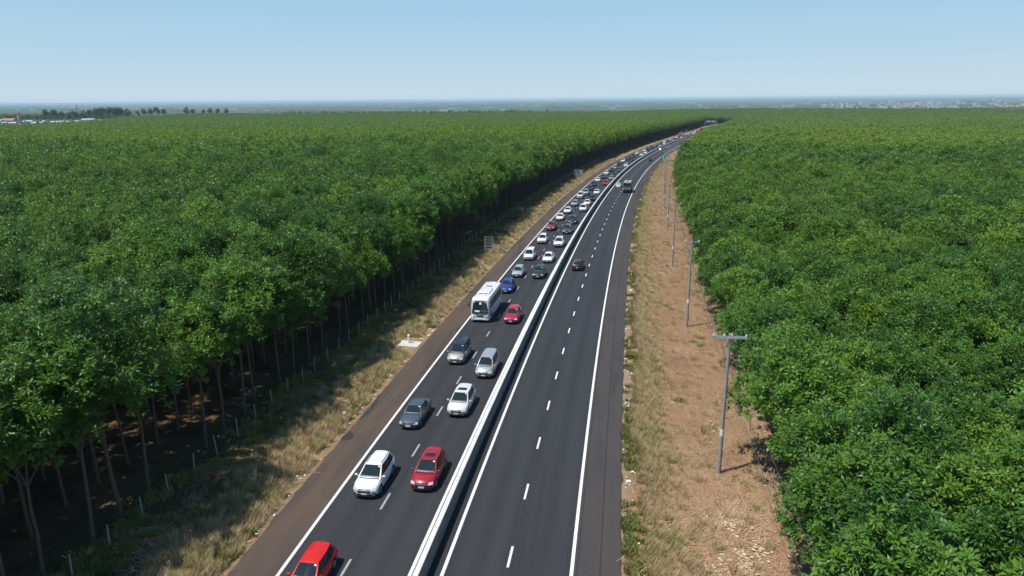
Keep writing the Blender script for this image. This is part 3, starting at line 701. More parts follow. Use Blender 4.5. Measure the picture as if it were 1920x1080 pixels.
def make_car(kind, roof_kind=None, sunroof=False, rails=False, clad=False, name=None):
    k = KIND[kind]; r = empty(name or {'suv': 'suv', 'compact_suv': 'suv', 'mpv': 'minivan'}.get(kind, kind))
    a = k['L'] / 2; W = k['W'] / 2
    V, F, MI = body_mesh(k); o = mesh_obj('body', V, F, (P['white'], G['trim']), r, mi=MI); smooth_angle(o, 38)
    cb = cabin_mb(k); o = cb.obj('roof', (P['white'],), r)
    bm = bmesh.new(); bm.from_mesh(o.data); bmesh.ops.remove_doubles(bm, verts=bm.verts, dist=0.012); bmesh.ops.recalc_face_normals(bm, faces=bm.faces); bm.to_mesh(o.data); bm.free(); smooth_angle(o, 33)
    if kind == 'pickup':
        b_ = MB(); b_.box((0, (k['bb'] - a + 0.10) / 2 - 0.02, k['zd'] + 0.052), (k['W'] * 0.74, a + k['bb'] - 0.22, 0.02)); b_.obj('cargo_bed', (G['trim'],), r)
    fr, bk, sd, rf = cab_fn(k)
    g = MB(); patch(g, lambda u, v: fr(u, v, 0.012), -0.89, 0.89, 0.10, 0.93, 8, 4, 0, True); o = g.obj('windshield', (G['glass'],), r, True)
    d = MB(); d.box((0.25, 0, 0), (0.24, 0.002, 0.11)); d.obj('sticker', (G['paper'],), o)
    d2 = o.children[0]; p = fr(-0.75, 0.84, 0.02); d2.scale = (0.55, 1, 0.8); d2.location = p; d2.rotation_euler = (math.atan2(k['ws'] - k['rf'], k['H'] - k['zb']), 0, 0); d2.data.transform(Matrix.Translation((-0.25, 0, 0)))
    s = MB(); patch(s, lambda u, v: fr(u, v, 0.016), -0.80, 0.80, 0.10, 0.19, 6, 1, 0, True); s.obj('wiper_cowl', (G['seat'],), r)
    g = MB(); patch(g, lambda u, v: bk(u, v, 0.012), -0.84, 0.84, 0.28 if kind != 'sedan' else 0.12, 0.90, 8, 3); g.obj('rear_window', (G['glass'],), r, True)
    for sx in (1, -1):
        sp_ = side_spans(kind); g = MB(); patch(g, lambda t, v: sd(t, v, sx, 0.006), sp_[-1][0] - 0.02, sp_[0][1] + 0.02, 0.08, 0.92, 6, 2, 0, sx < 0); g.obj('window_surround', (G['trim'],), r, True)
        for (t0, t1) in sp_:
            g = MB(); patch(g, lambda t, v: sd(t, v, sx, 0.014), t0, t1, 0.13, 0.88, 3, 2, 0, sx < 0); g.obj('side_window', (G['glass'],), r, True)
        m = MB(); m.rbox((sx * (W + 0.10), k['ws'] - 0.20, k['zb'] + 0.07), (0.19, 0.11, 0.14), 0.035); m.box((sx * (W - 0.02), k['ws'] - 0.18, k['zb'] + 0.03), (0.10, 0.05, 0.05)); m.obj('wing_mirror', (P['white'],), r, True)
        h = bumper_patch(k, sx * W * 0.52, sx * W * 0.90, k['zn'] - 0.13, k['zn'] + 0.01, 0.028, lean=0.13); h.obj('headlight', (G['lamp'],), r)
        h = bumper_patch(k, sx * W * 0.60, sx * W * 0.90, k['gc'] + 0.16, k['gc'] + 0.24, 0.03); h.obj('fog_lamp', (G['trim'],), r)
        h = bumper_patch(k, sx * W * 0.55, sx * W * 0.90, k['zd'] - 0.34, k['zd'] - 0.16, 0.025, -1, lean=0.03); h.obj('tail_light', (G['tail'],), r)
        for yc in (k['wbs'] / 2 + 0.05, -k['wbs'] / 2 + 0.05):
            w_ = MB(); rr = k['wr']; x0 = sx * (W - 0.02); x1 = sx * (W - 0.24)
            w_.tube((x0, yc, rr), (x1, yc, rr), rr, n=22); t = w_.obj('wheel', (G['tyre'],), r); smooth_angle(t, 40)
            h = MB(); h.tube((x0 + sx * 0.004, yc, rr), (x0 + sx * 0.012, yc, rr), rr * 0.66, rr * 0.6, n=20)
            for q in range(5):
                an = 2 * math.pi * q / 5; h.box((x0 + sx * 0.014, yc + math.cos(an) * rr * 0.33, rr + math.sin(an) * rr * 0.33), (0.012, 0.05, rr * 0.6), mat=Matrix.Rotation(math.pi / 2 - an, 3, 'X'))
            h.obj('rim', (G['rim'],), t)
        for yd in ((k['ws'] + k['rf']) / 2 - 0.55, (k['ws'] + k['rf']) / 2 - 1.45):
            h = MB(); h.rbox((sx * (W * 0.985), yd, k['zb'] - 0.20), (0.035, 0.18, 0.03), 0.01, seg=1); h.obj('door_handle', (P['white'],), r)
        if rails:
            m = MB()
            pts = [rf(sx * 0.86, t) + Vector((0, 0, 0.045)) for t in (0.06, 0.35, 0.65, 0.92)]
            for p_, q_ in zip(pts[:-1], pts[1:]): m.tube(p_, q_, 0.022, n=6)
            for p_ in (pts[0], pts[-1]): m.tube(p_, p_ - Vector((0, 0, 0.07)), 0.025, n=6)
            m.obj('roof_rail', (G['chrome'],), r)
    zc = (k['zn'] - 0.08)
    bumper_patch(k, -W * 0.48, W * 0.48, zc - 0.20, zc + 0.06, 0.032, lean=0.05).obj('grille', (G['trim'],), r)
    bumper_patch(k, -W * 0.44, W * 0.44, zc - 0.045, zc - 0.015, 0.030, lean=0.02).obj('grille_bar', (G['chrome'],), r)
    bumper_patch(k, -W * 0.62, W * 0.62, k['gc'] + 0.03, k['gc'] + 0.19, 0.026).obj('air_intake', (G['trim'],), r)
    bumper_patch(k, -0.21, 0.21, k['gc'] + 0.17, k['gc'] + 0.29, 0.045, n=2).obj('number_plate', (G['plate'],), r)
    bumper_patch(k, -0.21, 0.21, k['zd'] - 0.42, k['zd'] - 0.29, 0.03, -1, n=2).obj('number_plate', (G['plate'],), r)
    if clad:
        bumper_patch(k, -W * 0.88, W * 0.88, k['gc'] - 0.01, k['gc'] + 0.06, 0.03, lean=-0.01).obj('skid_trim', (G['trim'],), r)
    # bonnet shut line: thin dark seam across the scuttle
    h = MB(); patch(h, lambda u, v: Vector((u * W * 0.80, k['ws'] + 0.10 * (1 - u * u) + 0.03 + 0.07 * v, k['zb'] + 0.050 - 0.012 * abs(u) ** 2)), -1, 1, 0, 1, 8, 1); h.obj('wiper_tray', (G['trim'],), r)
    if sunroof:
        m = MB(); patch(m, lambda u, t: rf(u, t) + Vector((0, 0, 0.010)), -0.62, 0.62, 0.58, 0.84, 4, 3); m.obj('sunroof', (G['glass'],), r, True)
    m = MB(); p = rf(0, 0.06); m.rbox((p.x, p.y, p.z + 0.03), (0.05, 0.14, 0.07), 0.02, seg=1); m.obj('roof_antenna', (P['white'],), r)
    r['kind_of_car'] = kind
    return r

def simple_car_mesh(kind):
    k = KIND[kind]; mb = MB(); V, F, MI = body_mesh(k)
    for f, m in zip(F, MI): pass
    b = len(mb.V); mb.V += V; mb.F += F; mb.M += [0 if m == 0 else 1 for m in MI]
    c = cabin_mb(k); b = len(mb.V); mb.V += c.V; mb.F += [tuple(i + b for i in f) for f in c.F]; mb.M += [0] * len(c.F)
    fr, bk, sd, rf = cab_fn(k)
    patch(mb, lambda u, v: fr(u, v, 0.02), -0.9, 0.9, 0.08, 0.93, 4, 2, 2, True); patch(mb, lambda u, v: bk(u, v, 0.02), -0.85, 0.85, 0.2, 0.9, 4, 2, 2)
    for sx in (1, -1):
        patch(mb, lambda t, v: sd(t, v, sx, 0.02), 0.12, 0.9, 0.14, 0.86, 3, 1, 2, sx < 0)
        for yc in (k['wbs'] / 2 + 0.05, -k['wbs'] / 2 + 0.05): mb.tube((sx * (k['W'] / 2 - 0.02), yc, k['wr']), (sx * (k['W'] / 2 - 0.24), yc, k['wr']), k['wr'], n=10, m=1)
        bumper_patch(k, sx * k['W'] * 0.24, sx * k['W'] * 0.46, k['zn'] - 0.12, k['zn'] + 0.02, 0.02, m=3, mb=mb)
        bumper_patch(k, sx * k['W'] * 0.29, sx * k['W'] * 0.46, k['zd'] - 0.3, k['zd'] - 0.14, 0.02, -1, m=4, mb=mb)
    bumper_patch(k, -k['W'] * 0.23, k['W'] * 0.23, k['zn'] - 0.2, k['zn'] - 0.03, 0.02, m=1, mb=mb)
    me = make_mesh(kind, mb.V, mb.F, (P['white'], G['trim'], G['glass'], G['lamp'], G['tail']), True, mb.M)
    return me

PAINTED = {'body', 'wing_mirror', 'roof', 'door_handle', 'roof_antenna'}
def recolour(root, mat, roof=None):
    for c in root.children:
        nm = c.name.split('.')[0]
        if nm in PAINTED:
            c.material_slots[0].link = 'OBJECT'; c.material_slots[0].material = (roof if roof and nm in ('roof', 'roof_antenna') else mat)
            if roof and nm == 'roof': c['label'] = 'roof darker than the rest of the car'

def place(r, s, o_, front_s=True, L=4.5, away=False):
    """front of an oncoming car at arc length s (its middle lies further up the road); for cars driving away the tail is at s"""
    sc = s + L / 2
    x, y = road_xy(sc, o_); p0 = road_pt(sc - 1.3, o_); p1 = road_pt(sc + 1.3, o_)
    pit = math.asin((p1.z - p0.z) / 2.6)
    r.location = (float(x), float(y), (p0.z + p1.z) / 2 + 0.008)
    h = heading(sc)
    r.rotation_euler = (pit, 0, -h) if away else (-pit, 0, math.pi - h)

protos = {}
def get_car(key):
    kind, sunroof, rails, clad = key
    if key in protos: return copy_tree(protos[key])
    protos[key] = make_car(kind, None, sunroof, rails, clad); return protos[key]

GRP = 'vehicles queueing in the left-hand jammed carriageway'.replace('left-hand ', '')
CARS = [ # s, offset, kind, sunroof, rails, clad, paint, roof paint, label
 (-3.4, -7.25, 'hatchback', 0, 0, 0, 'red', None, 'bright red hatchback cut by the bottom edge of the picture'),
 (7.0, -7.30, 'suv', 0, 1, 1, 'white', None, 'white suv with roof rails driving just behind the bright red hatchback'),
 (8.4, -3.62, 'compact_suv', 1, 0, 1, 'crimson', None, 'dark red suv with black sunroof beside the nearest white suv'),
 (17.5, -7.45, 'sedan', 0, 0, 0, 'slate', None, 'blue-grey sedan between the nearest white suv and the two-tone minivan'),
 (20.3, -4.00, 'suv', 1, 0, 0, 'pearl', None, 'pearl white suv with black sunroof following the dark red suv'),
 (29.3, -3.45, 'mpv', 0, 0, 0, 'silver', None, 'silver minivan close to the barrier behind the pearl white suv'),
 (32.6, -7.20, 'mpv', 0, 1, 0, 'champagne', 'navy', 'champagne minivan with a dark blue roof, ahead of the white bus'),
 (47.2, -3.77, 'compact_suv', 0, 0, 1, 'magenta', None, 'raspberry red suv driving beside the white bus'),
 (61.4, -7.05, 'compact_suv', 0, 1, 0, 'blue', None, 'bright blue suv with silver roof rails right behind the white bus'),
 (71.1, -7.05, 'hatchback', 0, 0, 0, 'ice', None, 'pale ice-blue hatchback right behind the bright blue suv'),
 (70.7, -3.64, 'suv', 0, 0, 1, 'teal', None, 'very dark teal suv beside the pale ice-blue hatchback'),
 (83.8, -7.25, 'mpv', 0, 0, 0, 'white', None, 'white minivan behind the pale ice-blue hatchback'),
 (82.3, -3.67, 'sedan', 0, 0, 0, 'white', None, 'white sedan right behind the dark teal suv'),
 (99.2, -7.13, 'suv', 0, 1, 1, 'white', None, 'white suv with black lower trim just ahead of the rust-red pickup'),
 (96.3, -3.47, 'suv', 1, 0, 0, 'white', None, 'white suv with sunroof between a white sedan and a grey minivan'),
 (114.2, -7.45, 'pickup', 0, 0, 0, 'rust', None, 'rust-red pickup truck near the shoulder line'),
 (110.8, -3.45, 'mpv', 0, 0, 0, 'grey', None, 'dark grey minivan beside the rust-red pickup truck'),
 (128.6, -7.33, 'sedan', 0, 0, 0, 'white', None, 'white sedan right behind the rust-red pickup truck'),
 (123.8, -3.70, 'mpv', 0, 1, 0, 'navy', None, 'navy minivan right behind the dark grey minivan'),
 (140.0, -6.95, 'sedan', 0, 0, 0, 'white', None, 'white sedan two cars behind the rust-red pickup truck'),
 (143.9, -3.35, 'mpv', 0, 0, 0, 'white', None, 'large white minivan beside the barrier behind the navy minivan'),
 (153.7, -6.77, 'hatchback', 0, 0, 0, 'silver', None, 'silver hatchback following two white sedans near the shoulder line'),
]
for (s, o_, kind, sun_, rail, clad, col, roofc, label) in CARS:
    r = get_car((kind, sun_, rail, clad)); recolour(r, P[col], P[roofc] if roofc else None)
    place(r, s, o_, L=KIND[kind]['L']); tag(r, label, {'suv': 'suv', 'compact_suv': 'suv', 'mpv': 'minivan', 'pickup': 'pickup truck'}.get(kind, kind), 'vehicles queueing in the jammed carriageway')
r = get_car(('compact_suv', 0, 0, 1)); recolour(r, P['black']); place(r, 77.0, 2.0, away=True); r.name = 'suv'
tag(r, 'black suv driving alone in the open carriageway, seen from behind', 'suv', 'vehicles in the open carriageway')
# the distant part of the queue: small in the picture, one mesh each
FAR = [(155.5,-3.54,'sedan','white'),(170.7,-7.27,'mpv','pearl'),(165.7,-3.1,'suv','black'),(178.7,-6.56,'suv','ice'),(180.7,-3.3,'sedan','white'),(190.6,-6.65,'sedan','navy'),
 (202.8,-6.98,'suv','navy'),(206.5,-3.0,'suv','crimson'),(218.3,-7.1,'sedan','white'),(230.9,-6.5,'sedan','grey'),(226.5,-3.0,'sedan','silver'),(245.7,-7.03,'hatchback','white'),
 (237.9,-2.9,'suv','navy'),(259.8,-6.61,'suv','navy'),(259.6,-3.15,'suv','grey'),(272.2,-6.76,'hatchback','silver'),(294.3,-7.43,'sedan','black'),(284.9,-3.14,'suv','white'),
 (312.9,-7.75,'suv','white'),(300.5,-3.08,'sedan','navy'),(326.1,-7.45,'suv','grey'),(317.9,-3.48,'suv','navy'),(336.0,-6.97,'sedan','navy'),(347.5,-6.9,'suv','black'),
 (371.8,-7.8,'suv','white'),(358.7,-3.73,'suv','white'),(377.0,-3.57,'suv','white'),(399,-6.9,'mpv','white'),(393.7,-3.64,'sedan','navy'),(418.8,-7.7,'suv','navy'),
 (408.3,-4.07,'sedan','navy'),(425.4,-4.2,'sedan','black'),(437.0,-3.69,'sedan','navy'),(436.8,-7.24,'suv','black'),(456.0,-4.02,'suv','silver'),(470,-7.3,'sedan','grey'),(489.3,-7.42,'suv','navy'),
 (482.1,-4.24,'mpv','white'),(504,-4.1,'sedan','navy'),(512.4,-7.7,'mpv','white'),(519.8,-4.2,'suv','navy'),(531,-7.5,'sedan','black'),(536,-4.0,'sedan','silver'),(549.7,-7.8,'suv','white'),(560,-4.1,'sedan','navy'),(573.8,-7.6,'sedan','grey'),
 (588.8,-7.7,'sedan','white'),(595.9,-4.3,'sedan','white'),(664.0,-7.6,'sedan','white'),(682.0,-7.36,'sedan','white'),(689.2,-4.2,'mpv','white'),(703.2,-4.0,'mpv','white'),
 (712,-7.6,'suv','silver'),(730,-3.9,'sedan','grey'),(748,-7.7,'mpv','white'),(790,-3.9,'sedan','white'),(850,-7.7,'suv','silver'),(905,-4.4,'sedan','cream'),(971.2,-5.32,'mpv','pearl')]
FAR.sort()
WORD = {'ice': 'pale blue', 'navy': 'dark blue', 'crimson': 'dark red', 'pearl': 'off-white'}
KW = {'suv': 'suv', 'sedan': 'sedan', 'mpv': 'minivan', 'hatchback': 'hatchback'}
sm = {k: simple_car_mesh(k) for k in ('suv', 'sedan', 'mpv', 'hatchback')}
cnt = {}
for s, o_, kind, col in FAR:
    o = bpy.data.objects.new({'mpv': 'minivan'}.get(kind, kind), sm[kind]); link(o)
    o.material_slots[0].link = 'OBJECT'; o.material_slots[0].material = P[col]
    place(o, s, o_, L=KIND[kind]['L'])
    lane = 'shoulder' if o_ < -5.5 else 'barrier'; key = (col, kind, lane); cnt[key] = cnt.get(key, 0) + 1
    tag(o, 'small %s %s far up the jam, %s such in the lane by the %s' % (WORD.get(col, col), KW[kind], ordn(cnt[key]), lane), KW[kind], 'vehicles queueing in the jammed carriageway')
for s, o_, kind, col, label in ((201.2, 1.9, 'sedan', 'white', 'white sedan seen from behind, passing the canvas-topped lorry'), (322.6, 4.6, 'sedan', 'black', 'small dark sedan in the open carriageway beyond the lorry'), (410.9, 1.8, 'suv', 'silver', 'farthest silver suv in the open carriageway, near the barrier')):
    o = bpy.data.objects.new(kind, sm[kind]); link(o); o.material_slots[0].link = 'OBJECT'; o.material_slots[0].material = P[col]
    place(o, s, o_, L=4.5, away=True); tag(o, label, KW[kind], 'vehicles in the open carriageway')

# ---- coach
def make_bus():
    r = empty('coach'); L, W, H = 8.9, 2.42, 3.15; a = L / 2; w = W / 2
    # body: lofted rounded section, front leaning back towards the roof
    sec = []
    def ring(y, inset, zt, zb=0.38):
        w_ = w - inset; return [(-w_, y, zb), (w_, y, zb), (w_ + 0.0, y, zb + 0.5), (w_, y, 1.9), (w_ - 0.05, y, zt - 0.35), (w_ - 0.16, y, zt - 0.10), (w_ - 0.40, y, zt), (0, y, zt + 0.04), (-w_ + 0.40, y, zt), (-w_ + 0.16, y, zt - 0.10), (-w_ + 0.05, y, zt - 0.35), (-w_, y, 1.9), (-w_, y, zb + 0.5)]
    stations = [(-a, 0.10, H - 0.12), (-a + 0.10, 0.02, H - 0.03), (-a + 0.4, 0, H), (0, 0, H), (a - 0.75, 0, H), (a - 0.40, 0.01, H - 0.03), (a - 0.16, 0.05, H - 0.12), (a, 0.14, H - 0.28)]
    V = []; m = 13
    for y, i, z in stations: V += ring(y, i, z)
    # lean: shift upper front vertices backwards
    V = [(x, y - (0.34 * max(0, (z - 1.25) / 1.9) if y > a - 0.5 else 0), z) for x, y, z in V]
    F = [(i * m + j, i * m + (j + 1) % m, (i + 1) * m + (j + 1) % m, (i + 1) * m + j) for i in range(len(stations) - 1) for j in range(m)]
    F += [tuple(range(m)), tuple(reversed(range((len(stations) - 1) * m, len(stations) * m)))]
    smooth_angle(mesh_obj('body', V, F, (P['white'],), r), 40)
    def front(u, v, e=0.02):
        z = 1.22 + 1.55 * v; x = u * (w - 0.12 - 0.05 * v)
        return Vector((x, a - 0.34 * (z - 1.25) / 1.9 + 0.05 - 0.14 * abs(u) ** 4 + e, z))
    g = MB(); patch(g, lambda u, v: front(u, v), -1, 1, 0, 1, 10, 4, 0, True); ws = g.obj('windshield', (G['glass'],), r, True)
    for (u0, u1, v0, v1, nm) in ((-0.2, 0.08, 0.72, 0.92, 'notice'), (-0.85, -0.6, 0.88, 0.95, 'sticker'), (0.6, 0.85, 0.88, 0.95, 'sticker'), (-0.85, -0.1, 0.16, 0.26, 'dashboard_edge'), (0.0, 0.6, 0.13, 0.27, 'paper')):
        q = MB(); patch(q, lambda u, v: front(u, v, 0.028), u0, u1, v0, v1, 3, 1, 0, True); q.obj(nm, (G['paper'] if nm != 'dashboard_edge' else G['seat'],), ws)
    q = MB(); patch(q, lambda u, v: front(u, v, 0.045), -0.04, 0.04, -0.06, 0.01, 2, 2, 0, True); q.obj('badge', (G['chrome'],), r)
    for sx in (-1, 1):
        q = MB(); q.rbox((sx * 0.80, a - 0.06, 0.86), (0.50, 0.20, 0.17), 0.05); q.obj('headlight', (G['lamp'],), r, True)
        q = MB(); q.rbox((sx * 0.86, a - 0.02, 0.60), (0.14, 0.16, 0.10), 0.03); q.obj('fog_lamp', (G['lamp'],), r)
        q = MB(); q.tube((sx * 1.12, a - 0.45, 2.62), (sx * 1.40, a - 0.20, 2.45), 0.025, n=6); q.rbox((sx * 1.42, a - 0.18, 2.22), (0.16, 0.14, 0.44), 0.04); q.obj('wing_mirror', (G['trim'],), r, True)
        y = a - 0.95
        q = MB(); q.rbox((sx * (w + 0.005), y - 3.55, 2.18), (0.02, 7.05, 0.98), 0.008, seg=1); q.obj('window_band', (G['trim'],), r)
        for i in range(6):
            q = MB(); q.rbox((sx * (w + 0.014), y - 0.62 - i * 1.17, 2.19), (0.02, 1.07, 0.86), 0.008, seg=1); q.obj('side_window', (G['glass'],), r)
        q = MB(); q.rbox((sx * (w + 0.004), a - 0.65, 1.45), (0.02, 0.60, 1.5), 0.008, seg=1); 
        q.obj('cab_door', (P['silver'],), r)
        for i in range(3):
            q = MB(); q.rbox((sx * (w + 0.006), 0.9 - i * 1.25, 0.85), (0.02, 1.18, 0.62), 0.008, seg=1); q.obj('luggage_door', (P['white'],), r)
        for yc in (a - 1.75, -a + 2.1):
            q = MB(); q.tube((sx * (w + 0.0), yc, 0.46), (sx * (w - 0.30), yc, 0.46), 0.46, n=22); t = q.obj('wheel', (G['tyre'],), r); smooth_angle(t, 40)
            q = MB(); q.tube((sx * (w + 0.004), yc, 0.46), (sx * (w + 0.02), yc, 0.46), 0.26, 0.2, n=16); q.obj('rim', (G['rim'],), t)
            q = MB(); q.tube((sx * (w - 0.01), yc, 0.50), (sx * (w + 0.003), yc, 0.50), 0.56, n=20); q.obj('wheel_arch', (G['trim'],), r)
        q = MB(); q.box((sx * 1.0, -a - 0.01, 1.1), (0.18, 0.04, 0.5)); q.obj('tail_light', (G['tail'],), r)
        q = MB(); q.tube((sx * (w - 0.32), a - 0.9, H + 0.02), (sx * (w - 0.32), -a + 3.5, H + 0.02), 0.02, n=5); q.obj('roof_strip', (G['trim'],), r) if sx > 0 else None
    q = MB(); q.rbox((0, a - 0.01, 0.85), (0.85, 0.10, 0.12), 0.03); q.obj('grille', (G['trim'],), r)
    q = MB(); q.rbox((0, a + 0.02, 0.48), (0.46, 0.06, 0.12), 0.01); q.obj('number_plate', (G['plate'],), r)
    q = MB(); q.rbox((0, a - 0.08, 0.42), (2.1, 0.2, 0.16), 0.06); q.obj('bumper', (P['white'],), r)
    q = MB(); q.rbox((0.0, 0.9, H + 0.07), (1.50, 2.5, 0.20), 0.07); u = q.obj('air_conditioner', (P['white'],), r, True)
    q = MB(); q.box((0, 2.17, H + 0.06), (1.15, 0.04, 0.10)); q.obj('intake_slot', (G['trim'],), u)
    for i in (-1, 1):
        q = MB(); q.tube((i * 0.35, 1.35, H + 0.165), (i * 0.35, 1.35, H + 0.185), 0.14, n=12); q.obj('fan_cover', (G['rim'],), u)
    q = MB(); q.rbox((0, -1.6, H + 0.06), (0.75, 0.65, 0.09), 0.03); q.obj('roof_hatch', (P['silver'],), r)
    q = MB(); q.rbox((0, a - 1.6, H + 0.05), (1.3, 0.05, 0.03), 0.01); q.obj('roof_seam', (P['silver'],), r)
    q = MB(); q.rbox((-0.6, -a + 0.5, H + 0.03), (0.12, 0.12, 0.06), 0.02); q.rbox((0.6, -a + 0.5, H + 0.03), (0.12, 0.12, 0.06), 0.02); q.obj('marker_lamp', (G['tail'],), r)
    q = MB(); q.box((0, -a - 0.012, 2.2), (1.9, 0.03, 0.9)); q.obj('rear_window', (G['glass'],), r)
    return r
r = make_bus(); place(r, 47.4, -7.69, L=8.9); tag(r, 'white coach with dark windscreen straddling the left shoulder-side lane'.replace('left ', ''), 'bus', 'vehicles queueing in the jammed carriageway')

# ---- canvas-topped lorry seen from behind
def make_lorry():
    r = empty('lorry'); W = 2.45
    q = MB(); q.box((0, 0.2, 0.75), (0.9, 8.2, 0.25)); q.box((0, -4.0, 0.62), (2.2, 0.12, 0.16)); q.obj('chassis', (G['under'],), r)
    q = MB(); q.rbox((0, -0.6, 1.05), (W, 6.7, 0.22), 0.03); q.rbox((-W / 2 + 0.04, -0.6, 1.65), (0.08, 6.7, 1.1), 0.02); q.rbox((W / 2 - 0.04, -0.6, 1.65), (0.08, 6.7, 1.1), 0.02); q.rbox((0, 2.7, 2.2), (W, 0.1, 2.2), 0.03); q.obj('cargo_bed', (G['tan'],), r)
    q = MB(); q.rbox((0, -4.0, 1.45), (W, 0.10, 0.95), 0.02); t = q.obj('tailgate', (G['tan'],), r)
    q = MB(); q.box((0, -4.06, 1.10), (W * 0.98, 0.04, 0.06)); q.box((0, -4.06, 1.75), (W * 0.98, 0.04, 0.05)); q.box((-0.55, -4.06, 1.4), (0.06, 0.04, 0.9)); q.box((0.1, -4.06, 1.4), (0.06, 0.04, 0.9)); q.obj('rib', (G['under'],), t)
    q = MB(); q.rbox((-0.60, -0.9, 2.3), (1.1, 5.8, 1.6), 0.15); q.obj('load', (G['olive'],), r, True)
    q = MB(); q.rbox((0.62, -0.9, 2.25), (1.05, 5.7, 1.5), 0.15); q.obj('load', (G['olive'],), r, True)
    for x in (-W / 2 + 0.05, W / 2 - 0.05):
        for y in (-3.95, -1.7, 0.5, 2.6):
            q = MB(); q.tube((x, y, 1.1), (x, y, 3.05), 0.035, n=6); q.obj('stake', (G['galv'] if 'galv' in G else M['galv'],), r)
    for cx, ww in ((-0.63, 1.18), (0.63, 1.10)):    # two sagging humps of canvas
        V = []; F = []; nx_, ny_ = 10, 14
        for j in range(ny_ + 1):
            y = -4.05 + 6.8 * j / ny_
            for i in range(nx_ + 1):
                u = -1 + 2 * i / nx_; z = 3.12 + 0.34 * math.sqrt(max(0, 1 - u * u)) - 0.05 * math.sin(y * 2.1) * (1 - abs(u)) - (0.22 if j == 0 else 0)
                V.append((cx + u * ww / 2 + 0.02 * math.sin(y * 3), y, z))
        F = [(j * (nx_ + 1) + i, j * (nx_ + 1) + i + 1, (j + 1) * (nx_ + 1) + i + 1, (j + 1) * (nx_ + 1) + i) for j in range(ny_) for i in range(nx_)]
        mesh_obj('canvas_cover', V, F, (G['canvas'],), r, True)
    q = MB(); q.rbox((0, 3.75, 1.75), (2.2, 1.7, 1.9), 0.12); q.obj('cab', (P['cream'],), r, True)
    q = MB(); q.rbox((0, 4.58, 2.1), (1.9, 0.06, 0.75), 0.02); q.obj('windshield', (G['glass'],), r)
    for sx in (-1, 1):
        for yc in (3.5, -1.9, -3.1):
            q = MB(); q.tube((sx * 1.15, yc, 0.5), (sx * 0.72, yc, 0.5), 0.5, n=18); t = q.obj('wheel', (G['tyre'],), r)
            q = MB(); q.tube((sx * 1.16, yc, 0.5), (sx * 1.18, yc, 0.5), 0.26, n=12); q.obj('rim', (G['rim'],), t)
        q = MB(); q.box((sx * 0.95, -4.07, 0.72), (0.3, 0.04, 0.1)); q.obj('tail_light', (G['tail'],), r)
        q = MB(); q.box((sx * 1.28, 4.3, 2.2), (0.12, 0.1, 0.4)); q.obj('wing_mirror', (G['trim'],), r)
    return r
r = make_lorry(); place(r, 186.2, 5.75, L=8.6, away=True); tag(r, 'loaded lorry with two pale canvas humps driving away in the open carriageway', 'lorry', 'vehicles in the open carriageway')

# ---- far lorries in the queue
def far_lorry(col, s, o_, label, H=3.3, L=8.5, load=None):
    r = empty('lorry'); W = 2.45
    q = MB(); q.rbox((0, L / 2 - 0.95, 1.75), (2.3, 1.8, 2.1), 0.15); q.obj('cab', (P[col],), r, True)
    q = MB(); q.rbox((0, L / 2 - 0.03, 2.15), (2.0, 0.08, 0.8), 0.03); q.obj('windshield', (G['glass'],), r)
    q = MB(); q.rbox((0, -1.0, (H + 1.0) / 2 + 0.1), (W, L - 2.2, H - 1.0), 0.06); q.obj('cargo_box', (P[load or col],), r)
    q = MB(); q.box((0, 0, 0.8), (0.9, L - 0.6, 0.3)); q.box((0, L / 2 - 0.05, 0.75), (2.2, 0.15, 0.3)); q.obj('chassis', (G['under'],), r)
    for sx in (-1, 1):
        for yc in (L / 2 - 1.2, -L / 2 + 2.2, -L / 2 + 1.1):
            q = MB(); q.tube((sx * 1.18, yc, 0.5), (sx * 0.8, yc, 0.5), 0.5, n=12); q.obj('wheel', (G['tyre'],), r)
    place(r, s, o_, L=L); tag(r, label, 'lorry', 'vehicles queueing in the jammed carriageway')
far_lorry('orange', 615.0, -7.7, 'orange lorry standing far up the jam, nearer of the two reddish lorries', 3.6, 9.5)
far_lorry('red', 775, -4.1, 'red lorry very far up the jam beyond the orange lorry', 3.7, 10)
far_lorry('cream', 826, -7.5, 'cream lorry with orange load beside the farthest red lorry', 3.4, 9, 'orange')

# ------------------------------------------------------------------ trees
def leaf_cloud(centres, axes, n_leaf, ll, lw, rs, droop=0.45, spread=1.0, tone_base=None):
    """every clump is a whorl of pointed leaves around a twig tip"""
    K = len(centres); n = K * n_leaf
    c = np.repeat(centres, n_leaf, 0); ax = np.repeat(axes, n_leaf, 0)
    d = rs.normal(size=(n, 3)); d /= np.linalg.norm(d, axis=1)[:, None]
    d = d + ax * 0.55; d /= np.linalg.norm(d, axis=1)[:, None]
    r0 = rs.uniform(0.02, 0.34, (n, 1)) * spread
    base = c + d * r0
    out = d.copy(); out[:, 2] -= droop * rs.uniform(0.3, 1.4, n); out /= np.linalg.norm(out, axis=1)[:, None]
    L = ll * rs.uniform(0.7, 1.25, (n, 1)); Wd = lw * rs.uniform(0.8, 1.2, (n, 1))
    up = np.array([0, 0, 1.0]) + rs.normal(size=(n, 3)) * 0.38
    sd = np.cross(out, up); sd /= np.maximum(np.linalg.norm(sd, axis=1)[:, None], 1e-6)
    tip = base + out * L; mid = base + out * L * 0.5
    V = np.stack([base, mid + sd * Wd / 2, tip, mid - sd * Wd / 2], 1).reshape(-1, 3)
    tb = rs.uniform(0, 1, K) if tone_base is None else tone_base
    tone = np.clip(np.repeat(tb, n_leaf) * 0.75 + rs.uniform(-0.15, 0.35, n), 0, 1)
    return V, tone

